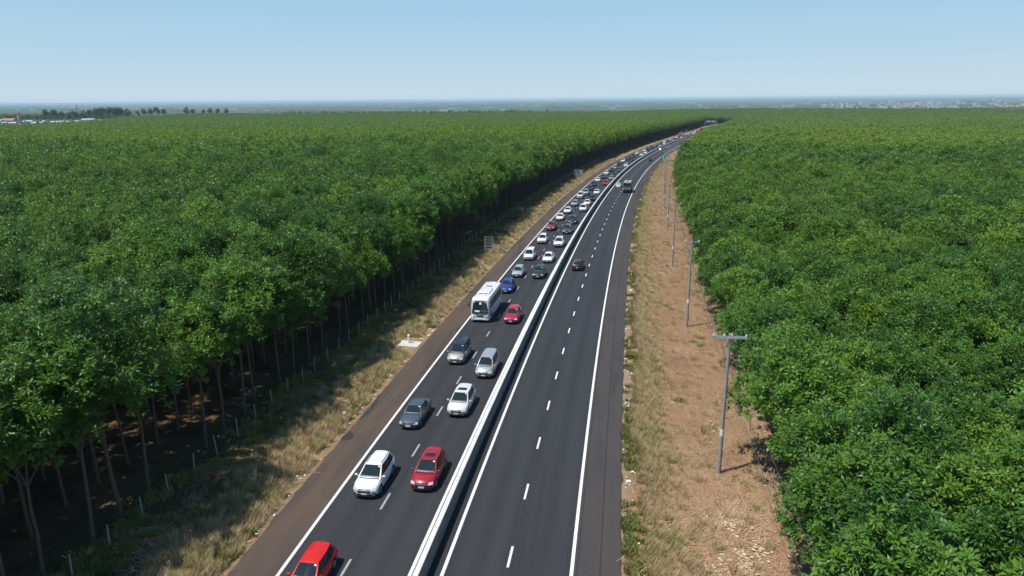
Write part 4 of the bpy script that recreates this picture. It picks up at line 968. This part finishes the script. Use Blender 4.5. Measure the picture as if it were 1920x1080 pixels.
def leaves_mesh(name, V, tone, mats):
    n = len(V) // 4; me = bpy.data.meshes.new(name)
    me.vertices.add(n * 4); me.vertices.foreach_set('co', V.astype(np.float32).ravel())
    me.loops.add(n * 4); me.loops.foreach_set('vertex_index', np.arange(n * 4, dtype=np.int32))
    me.polygons.add(n); me.polygons.foreach_set('loop_start', np.arange(0, n * 4, 4, dtype=np.int32)); me.polygons.foreach_set('loop_total', np.full(n, 4, dtype=np.int32))
    a = me.attributes.new('tone', 'FLOAT', 'POINT'); a.data.foreach_set('value', np.repeat(tone, 4).astype(np.float32))
    for m in mats: me.materials.append(m)
    me.update(calc_edges=True); return me

def crown_centres(rs, K, z0, z1, rad, lobes=7, flat=0.6):
    """clumps gathered round limb ends inside an uneven dome"""
    zc = z0 + (z1 - z0) * 0.52; hz = (z1 - z0) / 2
    lob = []
    for i in range(lobes):
        a = 2 * math.pi * (i + rs.uniform(-0.3, 0.3)) / lobes; rr = rad * rs.uniform(0.42, 0.62)
        lob.append((rr * math.cos(a), rr * math.sin(a), zc + hz * rs.uniform(-0.45, 0.35), rs.uniform(0.42, 0.58) * rad))
    lob.append((rs.uniform(-0.3, 0.3), rs.uniform(-0.3, 0.3), zc + hz * 0.42, 0.52 * rad)); lob = np.array(lob)
    q = rs.randint(0, len(lob), K); d = rs.normal(size=(K, 3)); d /= np.linalg.norm(d, axis=1)[:, None]
    d[:, 2] = np.where(d[:, 2] < -0.35, -d[:, 2] * 0.6, d[:, 2])
    r = lob[q, 3] * rs.uniform(0.55, 1.06, K) ** 0.7
    c = lob[q, :3] + d * r[:, None] * np.array([1, 1, hz / rad * 0.95])
    # centre of the crown also gets some foliage
    return c, (c - np.array([0, 0, zc - hz * 0.3])) / np.maximum(np.linalg.norm(c - np.array([0, 0, zc - hz * 0.3]), axis=1)[:, None], 1e-6), lob

def trunk_mb(rs, zt, rad, lob, r0=0.115):
    zt = zt + 1.1; mb = MB(); p = Vector((0, 0, -0.2)); lean = Vector((rs.uniform(-0.03, 0.03), rs.uniform(-0.03, 0.03), 1)); r = r0
    n = 4; zf = zt
    pts = [p]
    for i in range(n):
        q = pts[-1] + lean * (zf / n) + Vector((rs.uniform(-0.07, 0.07), rs.uniform(-0.07, 0.07), 0)); pts.append(q)
    for i in range(n): mb.tube(pts[i], pts[i + 1], r0 * (1 - 0.09 * i), r0 * (1 - 0.09 * (i + 1)), 8, cap=False)
    fork = pts[-1]
    for l in lob[:6]:
        e = Vector((l[0] * 0.8, l[1] * 0.8, l[2] + 0.2)); m = fork.lerp(e, 0.5) + Vector((0, 0, 0.25))
        mb.tube(fork, m, r0 * 0.40, r0 * 0.24, 6, cap=False); mb.tube(m, e, r0 * 0.28, r0 * 0.10, 5, cap=False)
        for _ in range(2):
            t = e + Vector((rs.uniform(-1, 1), rs.uniform(-1, 1), rs.uniform(0, 0.9))); mb.tube(m.lerp(e, 0.5), t, r0 * 0.12, r0 * 0.05, 4, cap=False)
    return mb

TREES = []           # (trunk mesh, crown mesh) : 0-5 tall left plantation, 6-11 lower right plantation
for v in range(12):
    rs = np.random.RandomState(100 + v); low = v >= 6
    z0, z1, rad = ((4.9, 14.6, 3.7) if not low else (1.3, 9.9, 3.15))
    if v in (3, 4, 5): z0 = (3.6, 2.6, 3.0)[v - 3]
    z1 += rs.uniform(-0.6, 0.6)
    c, ax, lob = crown_centres(rs, 340, z0, z1, rad, lobes=6 + v % 3)
    V, tone = leaf_cloud(c, ax, 34, 0.25, 0.10, rs, spread=0.85)
    cm = leaves_mesh('crown', V, tone, (M['leaf'],))
    tm = trunk_mb(rs, max(z0 + 0.6, 4.5) if not low else z0 + 0.6, rad, lob); tme = make_mesh('trunk', tm.V, tm.F, (M['bark'],), True)
    TREES.append((tme, cm))

# plantation positions: rows run parallel to the highway
def left_far(u):                         # where the left plantation ends, by direction
    return np.interp(u, [-0.80, -0.75, -0.69, -0.60, -0.57, -0.54, -0.41, -0.3, 0.6, 0.9], [660, 690, 780, 900, 1040, 1200, 1480, 1520, 1560, 1560])
pts = []
for side, o_start, o_end in ((-1, 22.9, 1150), (1, 22.4, 900)):
    o = o_start; row = 0
    while o < o_end:
        step = 3.05 if o < 260 else 3.9
        S_ = np.arange(-70, 1480, step); n = len(S_)
        S_ = S_ + RS.uniform(-0.55, 0.55, n); O_ = side * (o + RS.uniform(-0.55, 0.55, n))
        if row == 0: O_ = O_ + np.where(S_ > 18, 0.9, 0.0) * (side > 0)
        X, Y = road_xy(S_, O_)
        for x, y, s in zip(X, Y, S_):
            pts.append((x, y, side, row, s))
        o += 4.5 if o < 260 else 5.6; row += 1
for s in np.arange(1046, 1480, 3.9):
    for o in np.arange(-20, 22, 5.2):
        x, y = road_xy(s, o + RS.uniform(-0.6, 0.6)); pts.append((float(x), float(y), 1, 9, s))
# beyond the road frame to the left the rows simply go on behind the camera plane: cull to what the camera could plausibly see
pts = np.array(pts)
X, Y, SD, ROW, SS = pts.T
u = X / np.maximum(Y, 1.0); dist = np.hypot(X, Y)
keep = (Y > 8) & (Y < left_far(u)) & (np.abs(X) < Y * 0.86 + 55)
keep &= ~((SS < 8) & (SD > 0) & (np.abs(X) < 8)); keep &= RS.rand(len(pts)) > 0.03
pts = pts[keep]
X, Y, SD, ROW, SS = pts.T; u = X / np.maximum(Y, 1.0); dist = np.hypot(X, Y)
Z = terrain(X, Y) - 0.12
# drop every pair of trees closer than 1.6 m cannot happen by construction
size = 1.0 + np.clip(RS.normal(0, 0.075, len(pts)), -0.2, 0.16); size *= np.where((SD < 0), 1 - 0.2 * ss(960, 1060, SS), 1.0); rot = RS.uniform(0, 2 * math.pi, len(pts)); o_far = np.abs(to_so(X, Y)[1]); var = np.where(SD > 0, RS.randint(6, 12, len(pts)), np.where((ROW < 2) & (SS > 22 + 14 * RS.rand(len(pts))), RS.randint(3, 6, len(pts)), RS.randint(0, 3, len(pts))))
size *= np.where((SD > 0) & (o_far > 260), 1.08, 1.0); size += np.where((ROW > 0) & (RS.rand(len(pts)) < 0.05), 0.13, 0.0)
# what the camera sees of each crown
cx = X; zc_ = Y * math.cos(PITCH) - (Z + 9 - CAM_H) * math.sin(PITCH); px = 960 + F_PX * cx / zc_; py = 540 - F_PX * (Y * math.sin(PITCH) + (Z + 9 - CAM_H) * math.cos(PITCH)) / zc_
vis = (px > -30) & (px < 1950) & (py < 1130) & (py > 0)
score = np.where(vis, 1.0 / dist, 0)
first = np.argsort(-score)[:300]
isnear = np.zeros(len(pts), bool); isnear[first] = True
marks_l = [(-3, 'the bright red hatchback'), (8, 'the nearest white suv'), (19, 'the blue-grey sedan'), (31, 'the two-tone minivan'), (38, 'the concrete slab'), (52, 'the white coach'), (63, 'the bright blue suv'), (73, 'the ice-blue hatchback'), (88, 'the four-row sign frame')]
marks_r = [(0, 'nearer than every pole'), (14, 'level with the nearest pole'), (31, 'midway between the first two poles'), (49, 'level with the second pole'), (66, 'between the second and third poles'), (82, 'level with the third pole'), (100, 'between the third and fourth poles')]
cntf = {}
order = sorted(first, key=lambda i: SS[i])
for i in order:
    v = int(var[i]); tme, cme = TREES[v]; side = int(SD[i]); row = int(ROW[i])
    k0 = float(size[i]); kx = k0 * ((1.14 if SD[i] < 0 else 1.12) if ROW[i] == 0 else 1.0)
    r = empty('rubber_tree', (float(X[i]), float(Y[i]), float(Z[i])), float(rot[i])); r.scale = (kx, kx, k0)
    t = bpy.data.objects.new('trunk', tme); link(t, r); c = bpy.data.objects.new('crown', cme); link(c, r)
    cntf[(side, row)] = cntf.get((side, row), 0) + 1; k_ = ordn(cntf[(side, row)])
    if side < 0: tag(r, 'tall rubber tree, left plantation, %s row from the road, %s up from the bottom edge' % (ordn(row + 1), k_), 'tree', 'rubber trees of the left plantation')
    else: tag(r, 'bushy rubber tree, right plantation, %s row from the verge, %s up from the bottom edge' % (ordn(row + 1), k_), 'tree', 'rubber trees of the right plantation')

# everything else of the two plantations: instanced, three levels of detail
def proto_tree(name, v, lod):
    rs = np.random.RandomState(500 + v + 20 * lod); low = v >= 3
    z0, z1, rad = ((5.5 if v != 2 else 3.6, 14.4, 3.6) if not low else (2.4, 9.9, 3.1))
    z1 += rs.uniform(-0.7, 0.7)
    K, nl, ll, lw = ((230, 24, 0.34, 0.15), (120, 13, 0.52, 0.29))[lod]
    c, ax, lob = crown_centres(rs, K, z0, z1, rad, lobes=6)
    V, tone = leaf_cloud(c, ax, nl, ll, lw, rs, spread=1.1 + 0.3 * lod)
    me = leaves_mesh(name, V, tone, (M['leaf'], M['bark']))
    o = bpy.data.objects.new(name, me)
    mb = trunk_mb(rs, z0 + 0.6, rad, lob if lod == 0 else lob[:3])
    bm = bmesh.new(); bm.from_mesh(me); base = len(bm.verts)
    vs = [bm.verts.new(p) for p in mb.V]
    for f in mb.F:
        try: fc = bm.faces.new([vs[k] for k in f]); fc.material_index = 1
        except ValueError: pass
    bm.to_mesh(me); bm.free(); return o

def scatter(name, protos_, P_, idx, rotz, scl, kind='stuff', label=None):
    pc = bpy.data.collections.new(name + '_kinds')
    for o in protos_: pc.objects.link(o)
    me = bpy.data.meshes.new(name); me.vertices.add(len(P_)); me.vertices.foreach_set('co', np.asarray(P_, np.float32).ravel())
    for an, tp, arr in (('pick', 'INT', np.asarray(idx, np.int32)), ('turn', 'FLOAT', np.asarray(rotz, np.float32)), ('size', 'FLOAT', np.asarray(scl, np.float32))):
        a = me.attributes.new(an, tp, 'POINT'); a.data.foreach_set('value', arr)
    me.update()
    o = bpy.data.objects.new(name, me); link(o)
    ng = bpy.data.node_groups.new(name, 'GeometryNodeTree')
    ng.interface.new_socket('Geometry', in_out='INPUT', socket_type='NodeSocketGeometry'); ng.interface.new_socket('Geometry', in_out='OUTPUT', socket_type='NodeSocketGeometry')
    n = ng.nodes; l = ng.links
    gi = n.new('NodeGroupInput'); go = n.new('NodeGroupOutput'); ip = n.new('GeometryNodeInstanceOnPoints')
    ci = n.new('GeometryNodeCollectionInfo'); ci.inputs['Collection'].default_value = pc; ci.inputs['Separate Children'].default_value = True; ci.inputs['Reset Children'].default_value = True
    def attr(nm, tp):
        a = n.new('GeometryNodeInputNamedAttribute'); a.data_type = tp; a.inputs['Name'].default_value = nm; return a.outputs['Attribute']
    cx_ = n.new('ShaderNodeCombineXYZ'); l.new(attr('turn', 'FLOAT'), cx_.inputs[2])
    l.new(gi.outputs[0], ip.inputs['Points']); l.new(ci.outputs[0], ip.inputs['Instance']); ip.inputs['Pick Instance'].default_value = True
    l.new(attr('pick', 'INT'), ip.inputs['Instance Index']); l.new(cx_.outputs[0], ip.inputs['Rotation']); l.new(attr('size', 'FLOAT'), ip.inputs['Scale'])
    l.new(ip.outputs[0], go.inputs[0])
    md = o.modifiers.new('scatter', 'NODES'); md.node_group = ng
    return tag(o, kind=kind)

rest = np.where(~isnear)[0]
prot = [proto_tree('plantation_tree_%s' % 'abcdef'[v], v, 0) for v in range(6)] + [proto_tree('plantation_tree_%s' % 'ghijkl'[v], v, 1) for v in range(6)]
d_ = dist[rest]; idx = RS.randint(0, 3, len(rest)) + np.where(SD[rest] > 0, 3, 0) + np.where(d_ > 230, 6, 0)
scatter('rubber_plantation', prot, np.stack([X[rest], Y[rest], Z[rest]], 1), idx, rot[rest], size[rest])
print('TREES', len(pts), len(rest))

# far tree belts on the plain
npb = 9000; fx = []; fy = []
while len(fx) < npb:
    y = 1750 * (1 + RS.uniform(0, 1) ** 1.6 * 4.8); x = RS.uniform(-0.95, 0.95) * y
    v = math.sin(x / 260.0 + 2 * math.sin(y / 800.0)) + math.sin(y / 190.0 + math.sin(x / 900.0) * 2) + 0.8 * math.sin(x / 1100.0 + y / 600.0)
    if v > 1.0: fx.append(x); fy.append(y)
fx = np.array(fx); fy = np.array(fy); fz = terrain(fx, fy) - 2.5
scatter('far_woods', [proto_tree('belt_tree_a', 4, 1), proto_tree('belt_tree_b', 5, 1)], np.stack([fx, fy, fz], 1), RS.randint(0, 2, npb), RS.uniform(0, 6.28, npb), RS.uniform(1.1, 1.9, npb))

# ------------------------------------------------------------------ dark grove and village on the left
GROVE = []
for v in range(3):
    rs = np.random.RandomState(900 + v); c, ax, lob = crown_centres(rs, 170, 4.0, 21.0, 5.6, lobes=7)
    V, tone = leaf_cloud(c, ax, 14, 0.95, 0.5, rs, spread=2.2); GROVE.append((make_mesh('trunk', trunk_mb(rs, 6.5, 5, lob, 0.35).V, trunk_mb(rs, 6.5, 5, lob, 0.35).F, (M['bark'],), True) if False else None, leaves_mesh('crown', V, tone, (M['leaf_dark'],)), lob))
GR = []
for v, (a, cme, lob) in enumerate(GROVE):
    mb = trunk_mb(np.random.RandomState(950 + v), 6.5, 5, lob, 0.35); GR.append((make_mesh('trunk', mb.V, mb.F, (M['bark'],), True), cme))
def uY(px, Y): return (px - 960) / F_PX * (Y * math.cos(PITCH) + 30 * math.sin(PITCH))   # lateral position of a direction at distance Y
# grove: (direction as photo column, distance, height factor)
grove = [(90, 1500, .95), (107, 1480, .95), (120, 1500, .8), (133, 1470, .72), (147, 1500, .75), (160, 1480, .8), (172, 1500, .9), (184, 1480, 1.0), (197, 1500, 1.05), (209, 1490, 1.08), (220, 1470, 1.05), (231, 1490, 1.0), (243, 1500, .9),
         (262, 1640, .55), (274, 1640, .65), (286, 1650, .7), (298, 1650, .78), (311, 1650, .66), (353, 1700, .72), (365, 1700, .62), (385, 1710, .55), (398, 1710, .66), (412, 1710, .62), (428, 1700, .6), (102, 1560, .85), (141, 1560, .8), (191, 1570, 1.0), (226, 1570, 1.0)]
grove.sort()
for i, (px_, Yg, h) in enumerate(grove):
    x = uY(px_, Yg); z = float(terrain(x, Yg)); tme, cme = GR[i % 3]
    r = empty('grove_tree', (x, Yg, z - 0.3), i * 1.7); hh_ = h * (1.28 if px_ > 250 else 1.0); r.scale = (hh_ * 1.32,) * 2 + (hh_ * 1.36,)
    link(bpy.data.objects.new('trunk', tme), r); link(bpy.data.objects.new('crown', cme), r)
    blk = 'tall grove above the village' if px_ < 250 else ('low clump beyond the grove' if px_ < 330 else 'last skyline clump')
    tag(r, '%s dark far tree from the left edge, in the %s' % (ordn(i + 1), blk), 'tree', 'dark trees near the far village')
W_ = {'wall': plain('house_wall', (0.62, 0.60, 0.56), 0.8, var=0.1), 'tile': plain('clay_roof', (0.42, 0.17, 0.10), 0.8, var=0.2), 'tin': plain('tin_roof', (0.42, 0.46, 0.50), 0.5, var=0.1), 'tinb': plain('blue_tin_roof', (0.26, 0.36, 0.42), 0.5), 'pane': plain('window_pane', (0.03, 0.04, 0.05), 0.2)}
def house(px_, Yg, w, d, h, roof, label, turn=0.0):
    w *= 0.72
    x = uY(px_, Yg); z = float(terrain(x, Yg)) - 0.2; r = tag(empty('house', (x, Yg, z), turn), label, 'house', 'houses of the far village')
    q = MB(); q.box((0, 0, h / 2), (w, d, h)); q.obj('wall', (W_['wall'],), r)
    rh = 0.22 * d; e = 0.6
    V = [(-w / 2 - e, -d / 2 - e, h), (w / 2 + e, -d / 2 - e, h), (w / 2 + e, d / 2 + e, h), (-w / 2 - e, d / 2 + e, h), (-w / 2 - e, 0, h + rh), (w / 2 + e, 0, h + rh)]
    mesh_obj('roof', [(a, b_, c + 0.02) for a, b_, c in V], [(0, 1, 5, 4), (2, 3, 4, 5), (0, 4, 3), (1, 2, 5), (0, 3, 2, 1)], (W_[roof],), r)
    for k in range(max(1, int(w / 6))):
        q = MB(); q.box((-w / 2 + (k + 0.5) * w / max(1, int(w / 6)), -d / 2 - 0.03, h * 0.55), (1.4, 0.1, 1.3)); q.obj('window', (W_['pane'],), r)
    q = MB(); q.box((w * 0.18, -d / 2 - 0.04, 1.05), (1.1, 0.1, 2.1)); q.obj('door', (W_['pane'],), r)
    return r
vill = [(3, 1300, 14, 16, 6, 'tin', 'blue-grey tin-roofed house at the very left edge'), (20, 1310, 30, 16, 8, 'tile', 'long house with an orange clay roof near the left edge'),
        (12, 1250, 11, 9, 5, 'tin', 'small white house in front of the long orange-roofed house'), (27, 1250, 16, 9, 4.5, 'tin', 'low pale house beside the small white one at the left edge'),
        (46, 1290, 12, 10, 5, 'tin', 'pale house just past the slim pinkish tower'), (58, 1340, 14, 10, 5, 'tin', 'grey-white house between the tower and the long white shed'),
        (74, 1270, 30, 10, 3.6, 'tin', 'long white shed with a bright flat roof in front of the dark grove'), (84, 1350, 14, 9, 4.5, 'tin', 'small pale house behind the long white shed'),
        (102, 1300, 12, 9, 4, 'tin', 'small white house under the first tall grove trees'), (116, 1290, 20, 10, 4.5, 'tin', 'bright white barn with a gable below the middle of the grove'),
        (131, 1310, 16, 9, 4, 'tin', 'cream low house right of the bright white barn'.replace('right of', 'beyond')), (146, 1330, 18, 9, 4, 'tin', 'pale green-roofed shed under the grove'),
        (170, 1330, 32, 14, 6.5, 'tinb', 'large hall with a blue-grey roof under the grove'), (186, 1290, 20, 12, 5, 'tile', 'pinkish house with a clay roof beside the blue-grey hall'),
        (242, 1420, 48, 18, 4.5, 'tile', 'long low orange-brown roof at the far end of the grove')]
for v in vill: house(*v, turn=random.uniform(-0.3, 0.3))
gpx = np.sort(RS.uniform(0, 235, 26))
for k in range(26):                      # garden trees between the houses
    px_ = gpx[k]; Yg = RS.uniform(1235, 1420); x = uY(px_, Yg)
    tme, cme = GR[k % 3]; r = empty('garden_tree', (x, Yg, float(terrain(x, Yg)) - 0.3), k); h = RS.uniform(0.28, 0.45); r.scale = (h * 1.2, h * 1.2, h)
    link(bpy.data.objects.new('trunk', tme), r); link(bpy.data.objects.new('crown', cme), r)
    tag(r, 'small dark garden tree of the far village, %s from the left edge' % ordn(k + 1), 'tree', 'garden trees of the far village')
# slim tower, two lattice masts
x = uY(38.5, 1330); r = tag(empty('tower', (x, 1330, float(terrain(x, 1330)))), 'slim pinkish tower with a pointed top among the village roofs', 'tower')
q = MB(); q.box((0, 0, 7), (4, 4, 14)); q.box((0, 0, 16), (3, 3, 4)); q.obj('shaft', (plain('pink_plaster', (0.42, 0.33, 0.32), 0.8),), r)
mesh_obj('spire', [(-1.9, -1.9, 18), (1.9, -1.9, 18), (1.9, 1.9, 18), (-1.9, 1.9, 18), (0, 0, 25)], [(0, 1, 4), (1, 2, 4), (2, 3, 4), (3, 0, 4), (3, 2, 1, 0)], (W_['tile'],), r)
def mast(px_, Yg, h, label):
    x = uY(px_, Yg); r = tag(empty('radio_mast', (x, Yg, float(terrain(x, Yg)))), label, 'mast', 'lattice masts on the left skyline')
    for sx, sy in ((-1, -1), (1, -1), (1, 1), (-1, 1)):
        q = MB(); q.tube((sx * 1.3, sy * 1.3, 0), (sx * 0.4, sy * 0.4, h), 0.22, n=4); q.obj('leg', (M['concrete'],), r)
    q = MB()
    for k in range(10):
        z0_ = h * k / 10; z1_ = h * (k + 1) / 10; w0 = 1.3 - 0.9 * k / 10
        for a, b_ in (((-w0, -w0), (w0, -w0)), ((w0, -w0), (w0, w0)), ((w0, w0), (-w0, w0)), ((-w0, w0), (-w0, -w0))): q.tube((*a, z0_), (*b_, z1_), 0.12, n=3)
    q.obj('bracing', (M['concrete'],), r)
    q = MB(); q.tube((0, 0, h), (0, 0, h + 5), 0.12, n=4); q.obj('antenna', (M['concrete'],), r)
mast(355, 1760, 30, 'grey lattice mast sticking up above the last small dark clump'); mast(149, 1760, 36, 'thin faint mast rising behind the middle of the tall grove')
# white sheds on the plain
for k, (px_, Yg, w, label) in enumerate([(1160, 4700, 75, 'long white shed on the hazy plain beyond the highway bend'), (1182, 4700, 95, 'brighter white shed beside another on the hazy plain')]):
    x = uY(px_, Yg); r = tag(empty('warehouse', (x, Yg, float(terrain(x, Yg)))), label, 'shed', 'white sheds on the plain')
    q = MB(); q.box((0, 0, 7), (w, 50, 14)); q.obj('wall', (W_['wall'],), r); q = MB(); q.box((0, 0, 14.6), (w + 2, 52, 1.2)); q.obj('roof', (W_['tin'],), r)
# hazy town far to the right: reads as one scatter of white specks
q = MB()
for _ in range(420):
    Yg = RS.uniform(4300, 8200); px_ = RS.choice([RS.uniform(1540, 1930), RS.uniform(1650, 1800)]); x = uY(px_, Yg); z = float(terrain(x, Yg)); w = RS.uniform(10, 34); h = RS.uniform(5, 15)
    if RS.rand() < 0.02: h = RS.uniform(25, 40); w = 14
    q.box((x, Yg, z + h / 2), (w, RS.uniform(10, 22), h), int(RS.choice([0, 1, 3, 3, 0, 1, 2])))
for _ in range(160):
    Yg = RS.uniform(6500, 15000); px_ = RS.uniform(0, 1900); x = uY(px_, Yg); z = float(terrain(x, Yg)); q.box((x, Yg, z + 5), (RS.uniform(30, 110), 40, RS.uniform(8, 14)), int(RS.randint(0, 4)))
o = q.obj('distant_town', (W_['wall'], W_['tin'], W_['tile'], plain('pale_wall', (0.5, 0.5, 0.48), 0.8))); tag(o, kind='stuff')

# ------------------------------------------------------------------ verge plants, straw, litter
def tuft_mesh(name, n, h, spread, lean, mat, w=0.012, rs=None, wv=None):
    V = []; F = []
    for i in range(n):
        a = rs.uniform(0, 6.283); r = spread * math.sqrt(rs.rand()); x, y = r * math.cos(a), r * math.sin(a)
        d = rs.uniform(0, 6.283); ln = lean * rs.uniform(0.2, 1.2); hh = h * rs.uniform(0.55, 1.1)
        dx, dy = math.cos(d) * ln, math.sin(d) * ln; px_, py_ = -math.sin(d + 0.8) * w, math.cos(d + 0.8) * w
        b = len(V)
        V += [(x - px_, y - py_, -0.03), (x + px_, y + py_, -0.03), (x + dx * 0.4 + px_ * 0.7, y + dy * 0.4 + py_ * 0.7, hh * 0.6), (x + dx * 0.4 - px_ * 0.7, y + dy * 0.4 - py_ * 0.7, hh * 0.6), (x + dx, y + dy, hh)]
        F += [(b, b + 1, b + 2, b + 3), (b + 3, b + 2, b + 4)]
    me = make_mesh(name, V, F, (mat,)); return bpy.data.objects.new(name, me)
def grass_mat(name, a, b_, c3):
    m, nt, b = new_mat(name); g = N(nt); oi = nt.nodes.new('ShaderNodeObjectInfo')
    c = g.mix(oi.outputs['Random'], a, b_); c = g.mix(g.rng(g.noise(oi.outputs['Location'], 0.35, 3), 0.48, 0.60), c, c3)
    nt.links.new(c, b.inputs['Base Color']); b.inputs['Roughness'].default_value = 0.8; b.inputs['Specular IOR Level'].default_value = 0.2
    return m
gd = grass_mat('dry_grass', (0.58, 0.46, 0.27), (0.44, 0.33, 0.18), (0.46, 0.40, 0.19))
gg = grass_mat('green_weed', (0.13, 0.18, 0.04), (0.24, 0.24, 0.07), (0.30, 0.27, 0.10))
gs = grass_mat('straw', (0.58, 0.41, 0.26), (0.31, 0.175, 0.10), (0.44, 0.27, 0.16))
rs = np.random.RandomState(5)
dry = [tuft_mesh('dry_tuft_%s' % 'abc'[i], 60, 0.75 + 0.15 * i, 0.38, 0.5, gd, 0.016, rs) for i in range(3)]
grn = [tuft_mesh('green_tuft_%s' % 'abc'[i], 48, 0.32 + 0.12 * i, 0.32, 0.28, gg, 0.028, rs) for i in range(3)]
def straw_mesh(name):
    V = []; F = []
    main = rs.uniform(0, 3.14)
    for i in range(130):
        x, y = rs.normal(0, 0.85, 2); a = main + rs.normal(0, 0.7); L = rs.uniform(0.35, 1.3); w = rs.uniform(0.006, 0.017); c, s_ = math.cos(a), math.sin(a); z = rs.uniform(0.05, 0.2); z2 = rs.uniform(0.05, 0.24)
        b = len(V); V += [(x - c * L / 2 + s_ * w, y - s_ * L / 2 - c * w, z), (x - c * L / 2 - s_ * w, y - s_ * L / 2 + c * w, z), (x + c * L / 2 - s_ * w, y + s_ * L / 2 + c * w, z2), (x + c * L / 2 + s_ * w, y + s_ * L / 2 - c * w, z2)]
        F.append((b, b + 1, b + 2, b + 3))
    return bpy.data.objects.new(name, make_mesh(name, V, F, (gs,)))
straw = [straw_mesh('straw_mat_%s' % 'abcd'[i]) for i in range(4)]
def cover(name, prot_, n, f, smin, smax, s1=330):
    Pn = []; k = 0
    while len(Pn) < n and k < n * 30:
        k += 1; s = -18 + (s1 + 18) * RS.rand() ** 1.7; o_ = f(s)
        if o_ is None or (35.8 < s < 40.8 and -15.4 < o_ < -12.4): continue
        x, y = road_xy(s, o_); Pn.append((float(x), float(y), float(zbase(y)) - 0.06))
    m = len(Pn); scatter(name, prot_, Pn, RS.randint(0, len(prot_), m), RS.uniform(0, 6.28, m), RS.uniform(smin, smax, m))
def wob(s, a=1.0, p=0.0): return a * (math.sin(s * 0.21 + p) + 0.6 * math.sin(s * 0.53 + 2 * p) + 0.4 * math.sin(s * 1.3 + p))
def f_dry_r(s):
    o_ = 11.0 + abs(RS.normal(0, 1.3)) + 0.5 + wob(s, 0.35); 
    if wob(s, 1, 3.0) < -1.0 and RS.rand() < 0.7: return None
    return o_ if 10.7 < o_ < 15.5 else None
def f_dry_l(s):
    o_ = -12.9 - min(RS.rand(), RS.rand()) ** 0.8 * 5.2; return o_ if wob(s + o_ * 2, 1, 1.0) > -1.3 else None
def f_green_r(s):
    if RS.rand() < 0.45: o_ = 10.5 + abs(RS.normal(0, 0.7)); return o_ if wob(s * 1.7, 1, 0.5) > -0.5 and RS.rand() < 0.6 else None
    o_ = 11 + RS.rand() * 10; return o_ if math.sin(s * 0.23 + o_ * 0.9) + math.sin(s * 0.61 - o_) > 1.25 else None
def f_green_l(s):
    o_ = -12.9 - RS.rand() * 9.5; return o_ if math.sin(s * 0.27 + o_ * 0.8) + math.sin(s * 0.7 - o_) > (0.75 if o_ > -16.5 else -0.4) else None
cover('dry_grass', dry, 13000, lambda s: (12 + RS.rand() * 8.5 if RS.rand() < 0.12 else f_dry_r(s)) if RS.rand() < 0.55 else f_dry_l(s), 0.4, 1.0)
cover('green_weeds', grn, 7500, lambda s: f_green_r(s) if RS.rand() < 0.4 else f_green_l(s), 0.5, 1.2)
cover('straw_litter', straw, 4200, lambda s: 13.2 + RS.rand() ** 0.8 * 10.5 if RS.rand() < 0.93 else -15 - RS.rand() * 5, 0.6, 1.3, 300)
# fallen dead leaves and branches near the right plantation
q = MB()
for (s, o_, n) in ((7.5, 17.4, 120), (3.2, 17.4, 150), (0.8, 17.3, 170), (-1.5, 18.2, 160), (5, 18.6, 60), (2.0, 15.6, 40), (-1, 16.5, 90), (22, 18, 25)):
    for _ in range(n):
        p = road_pt(s + RS.normal(0, 0.7), o_ + RS.normal(0, 0.6), RS.uniform(0.08, 0.26)); a = RS.uniform(0, 3.14); L, w = RS.uniform(0.09, 0.19), RS.uniform(0.04, 0.075)
        mat = Matrix.Rotation(a, 3, 'Z') @ Matrix.Rotation(RS.uniform(-0.5, 0.5), 3, 'X')
        q.add([p + mat @ Vector(v) for v in ((-L, 0, 0), (0, -w, 0.02), (L, 0, 0), (0, w, 0.02))], [(0, 1, 2, 3)])
tag(q.obj('fallen_leaves', (plain('bleached_leaf', (0.62, 0.50, 0.34), 0.8, var=0.25),)), kind='stuff')
# wind-blown litter along both shoulder edges
q = MB()
for _ in range(1500):
    s = -18 + 260 * RS.rand() ** 1.7; left = RS.rand() < 0.5
    o_ = (-12.55 - abs(RS.normal(0, 1.0))) if left else (10.45 + abs(RS.normal(0, 0.55)))
    if RS.rand() < 0.04: o_ = RS.uniform(12, 19) * (1 if not left else -0.95)
    p = road_pt(s, o_, 0.03); a = RS.uniform(0, 3.14); L = RS.uniform(0.03, 0.10) * (2.0 if RS.rand() < 0.06 else 1); w = L * RS.uniform(0.5, 1); t = RS.uniform(-0.6, 0.6)
    mat = Matrix.Rotation(a, 3, 'Z') @ Matrix.Rotation(t, 3, 'X')
    q.add([p + mat @ Vector(v) for v in ((-L, -w, 0), (L, -w, 0.02), (L * 1.1, w, 0.0), (-L, w, 0.04))] + [p + mat @ Vector((0, 0, 0.05))], [(0, 1, 4), (1, 2, 4), (2, 3, 4), (3, 0, 4)], 0 if RS.rand() < 0.93 else 1)
o = q.obj('litter', (G['paper'], plain('blue_plastic', (0.05, 0.30, 0.50), 0.4))); tag(o, kind='stuff')

# ------------------------------------------------------------------ haze: one closed box of thin air
hm = bpy.data.materials.new('haze_air'); hm.use_nodes = True; nt = hm.node_tree; nt.nodes.clear()
pv = nt.nodes.new('ShaderNodeVolumePrincipled'); ou = nt.nodes.new('ShaderNodeOutputMaterial')
pv.inputs['Color'].default_value = (0.62, 0.83, 1.0, 1); pv.inputs['Density'].default_value = 6.0e-5; pv.inputs['Anisotropy'].default_value = -0.1
nt.links.new(pv.outputs[0], ou.inputs['Volume'])
q = MB(); zlo, zhi = -95.0, 42.0
q.box((0, 20900, (zlo + zhi) / 2), (2 * 46000, 42600, zhi - zlo)); o = q.obj('haze', (hm,)); tag(o, kind='stuff')
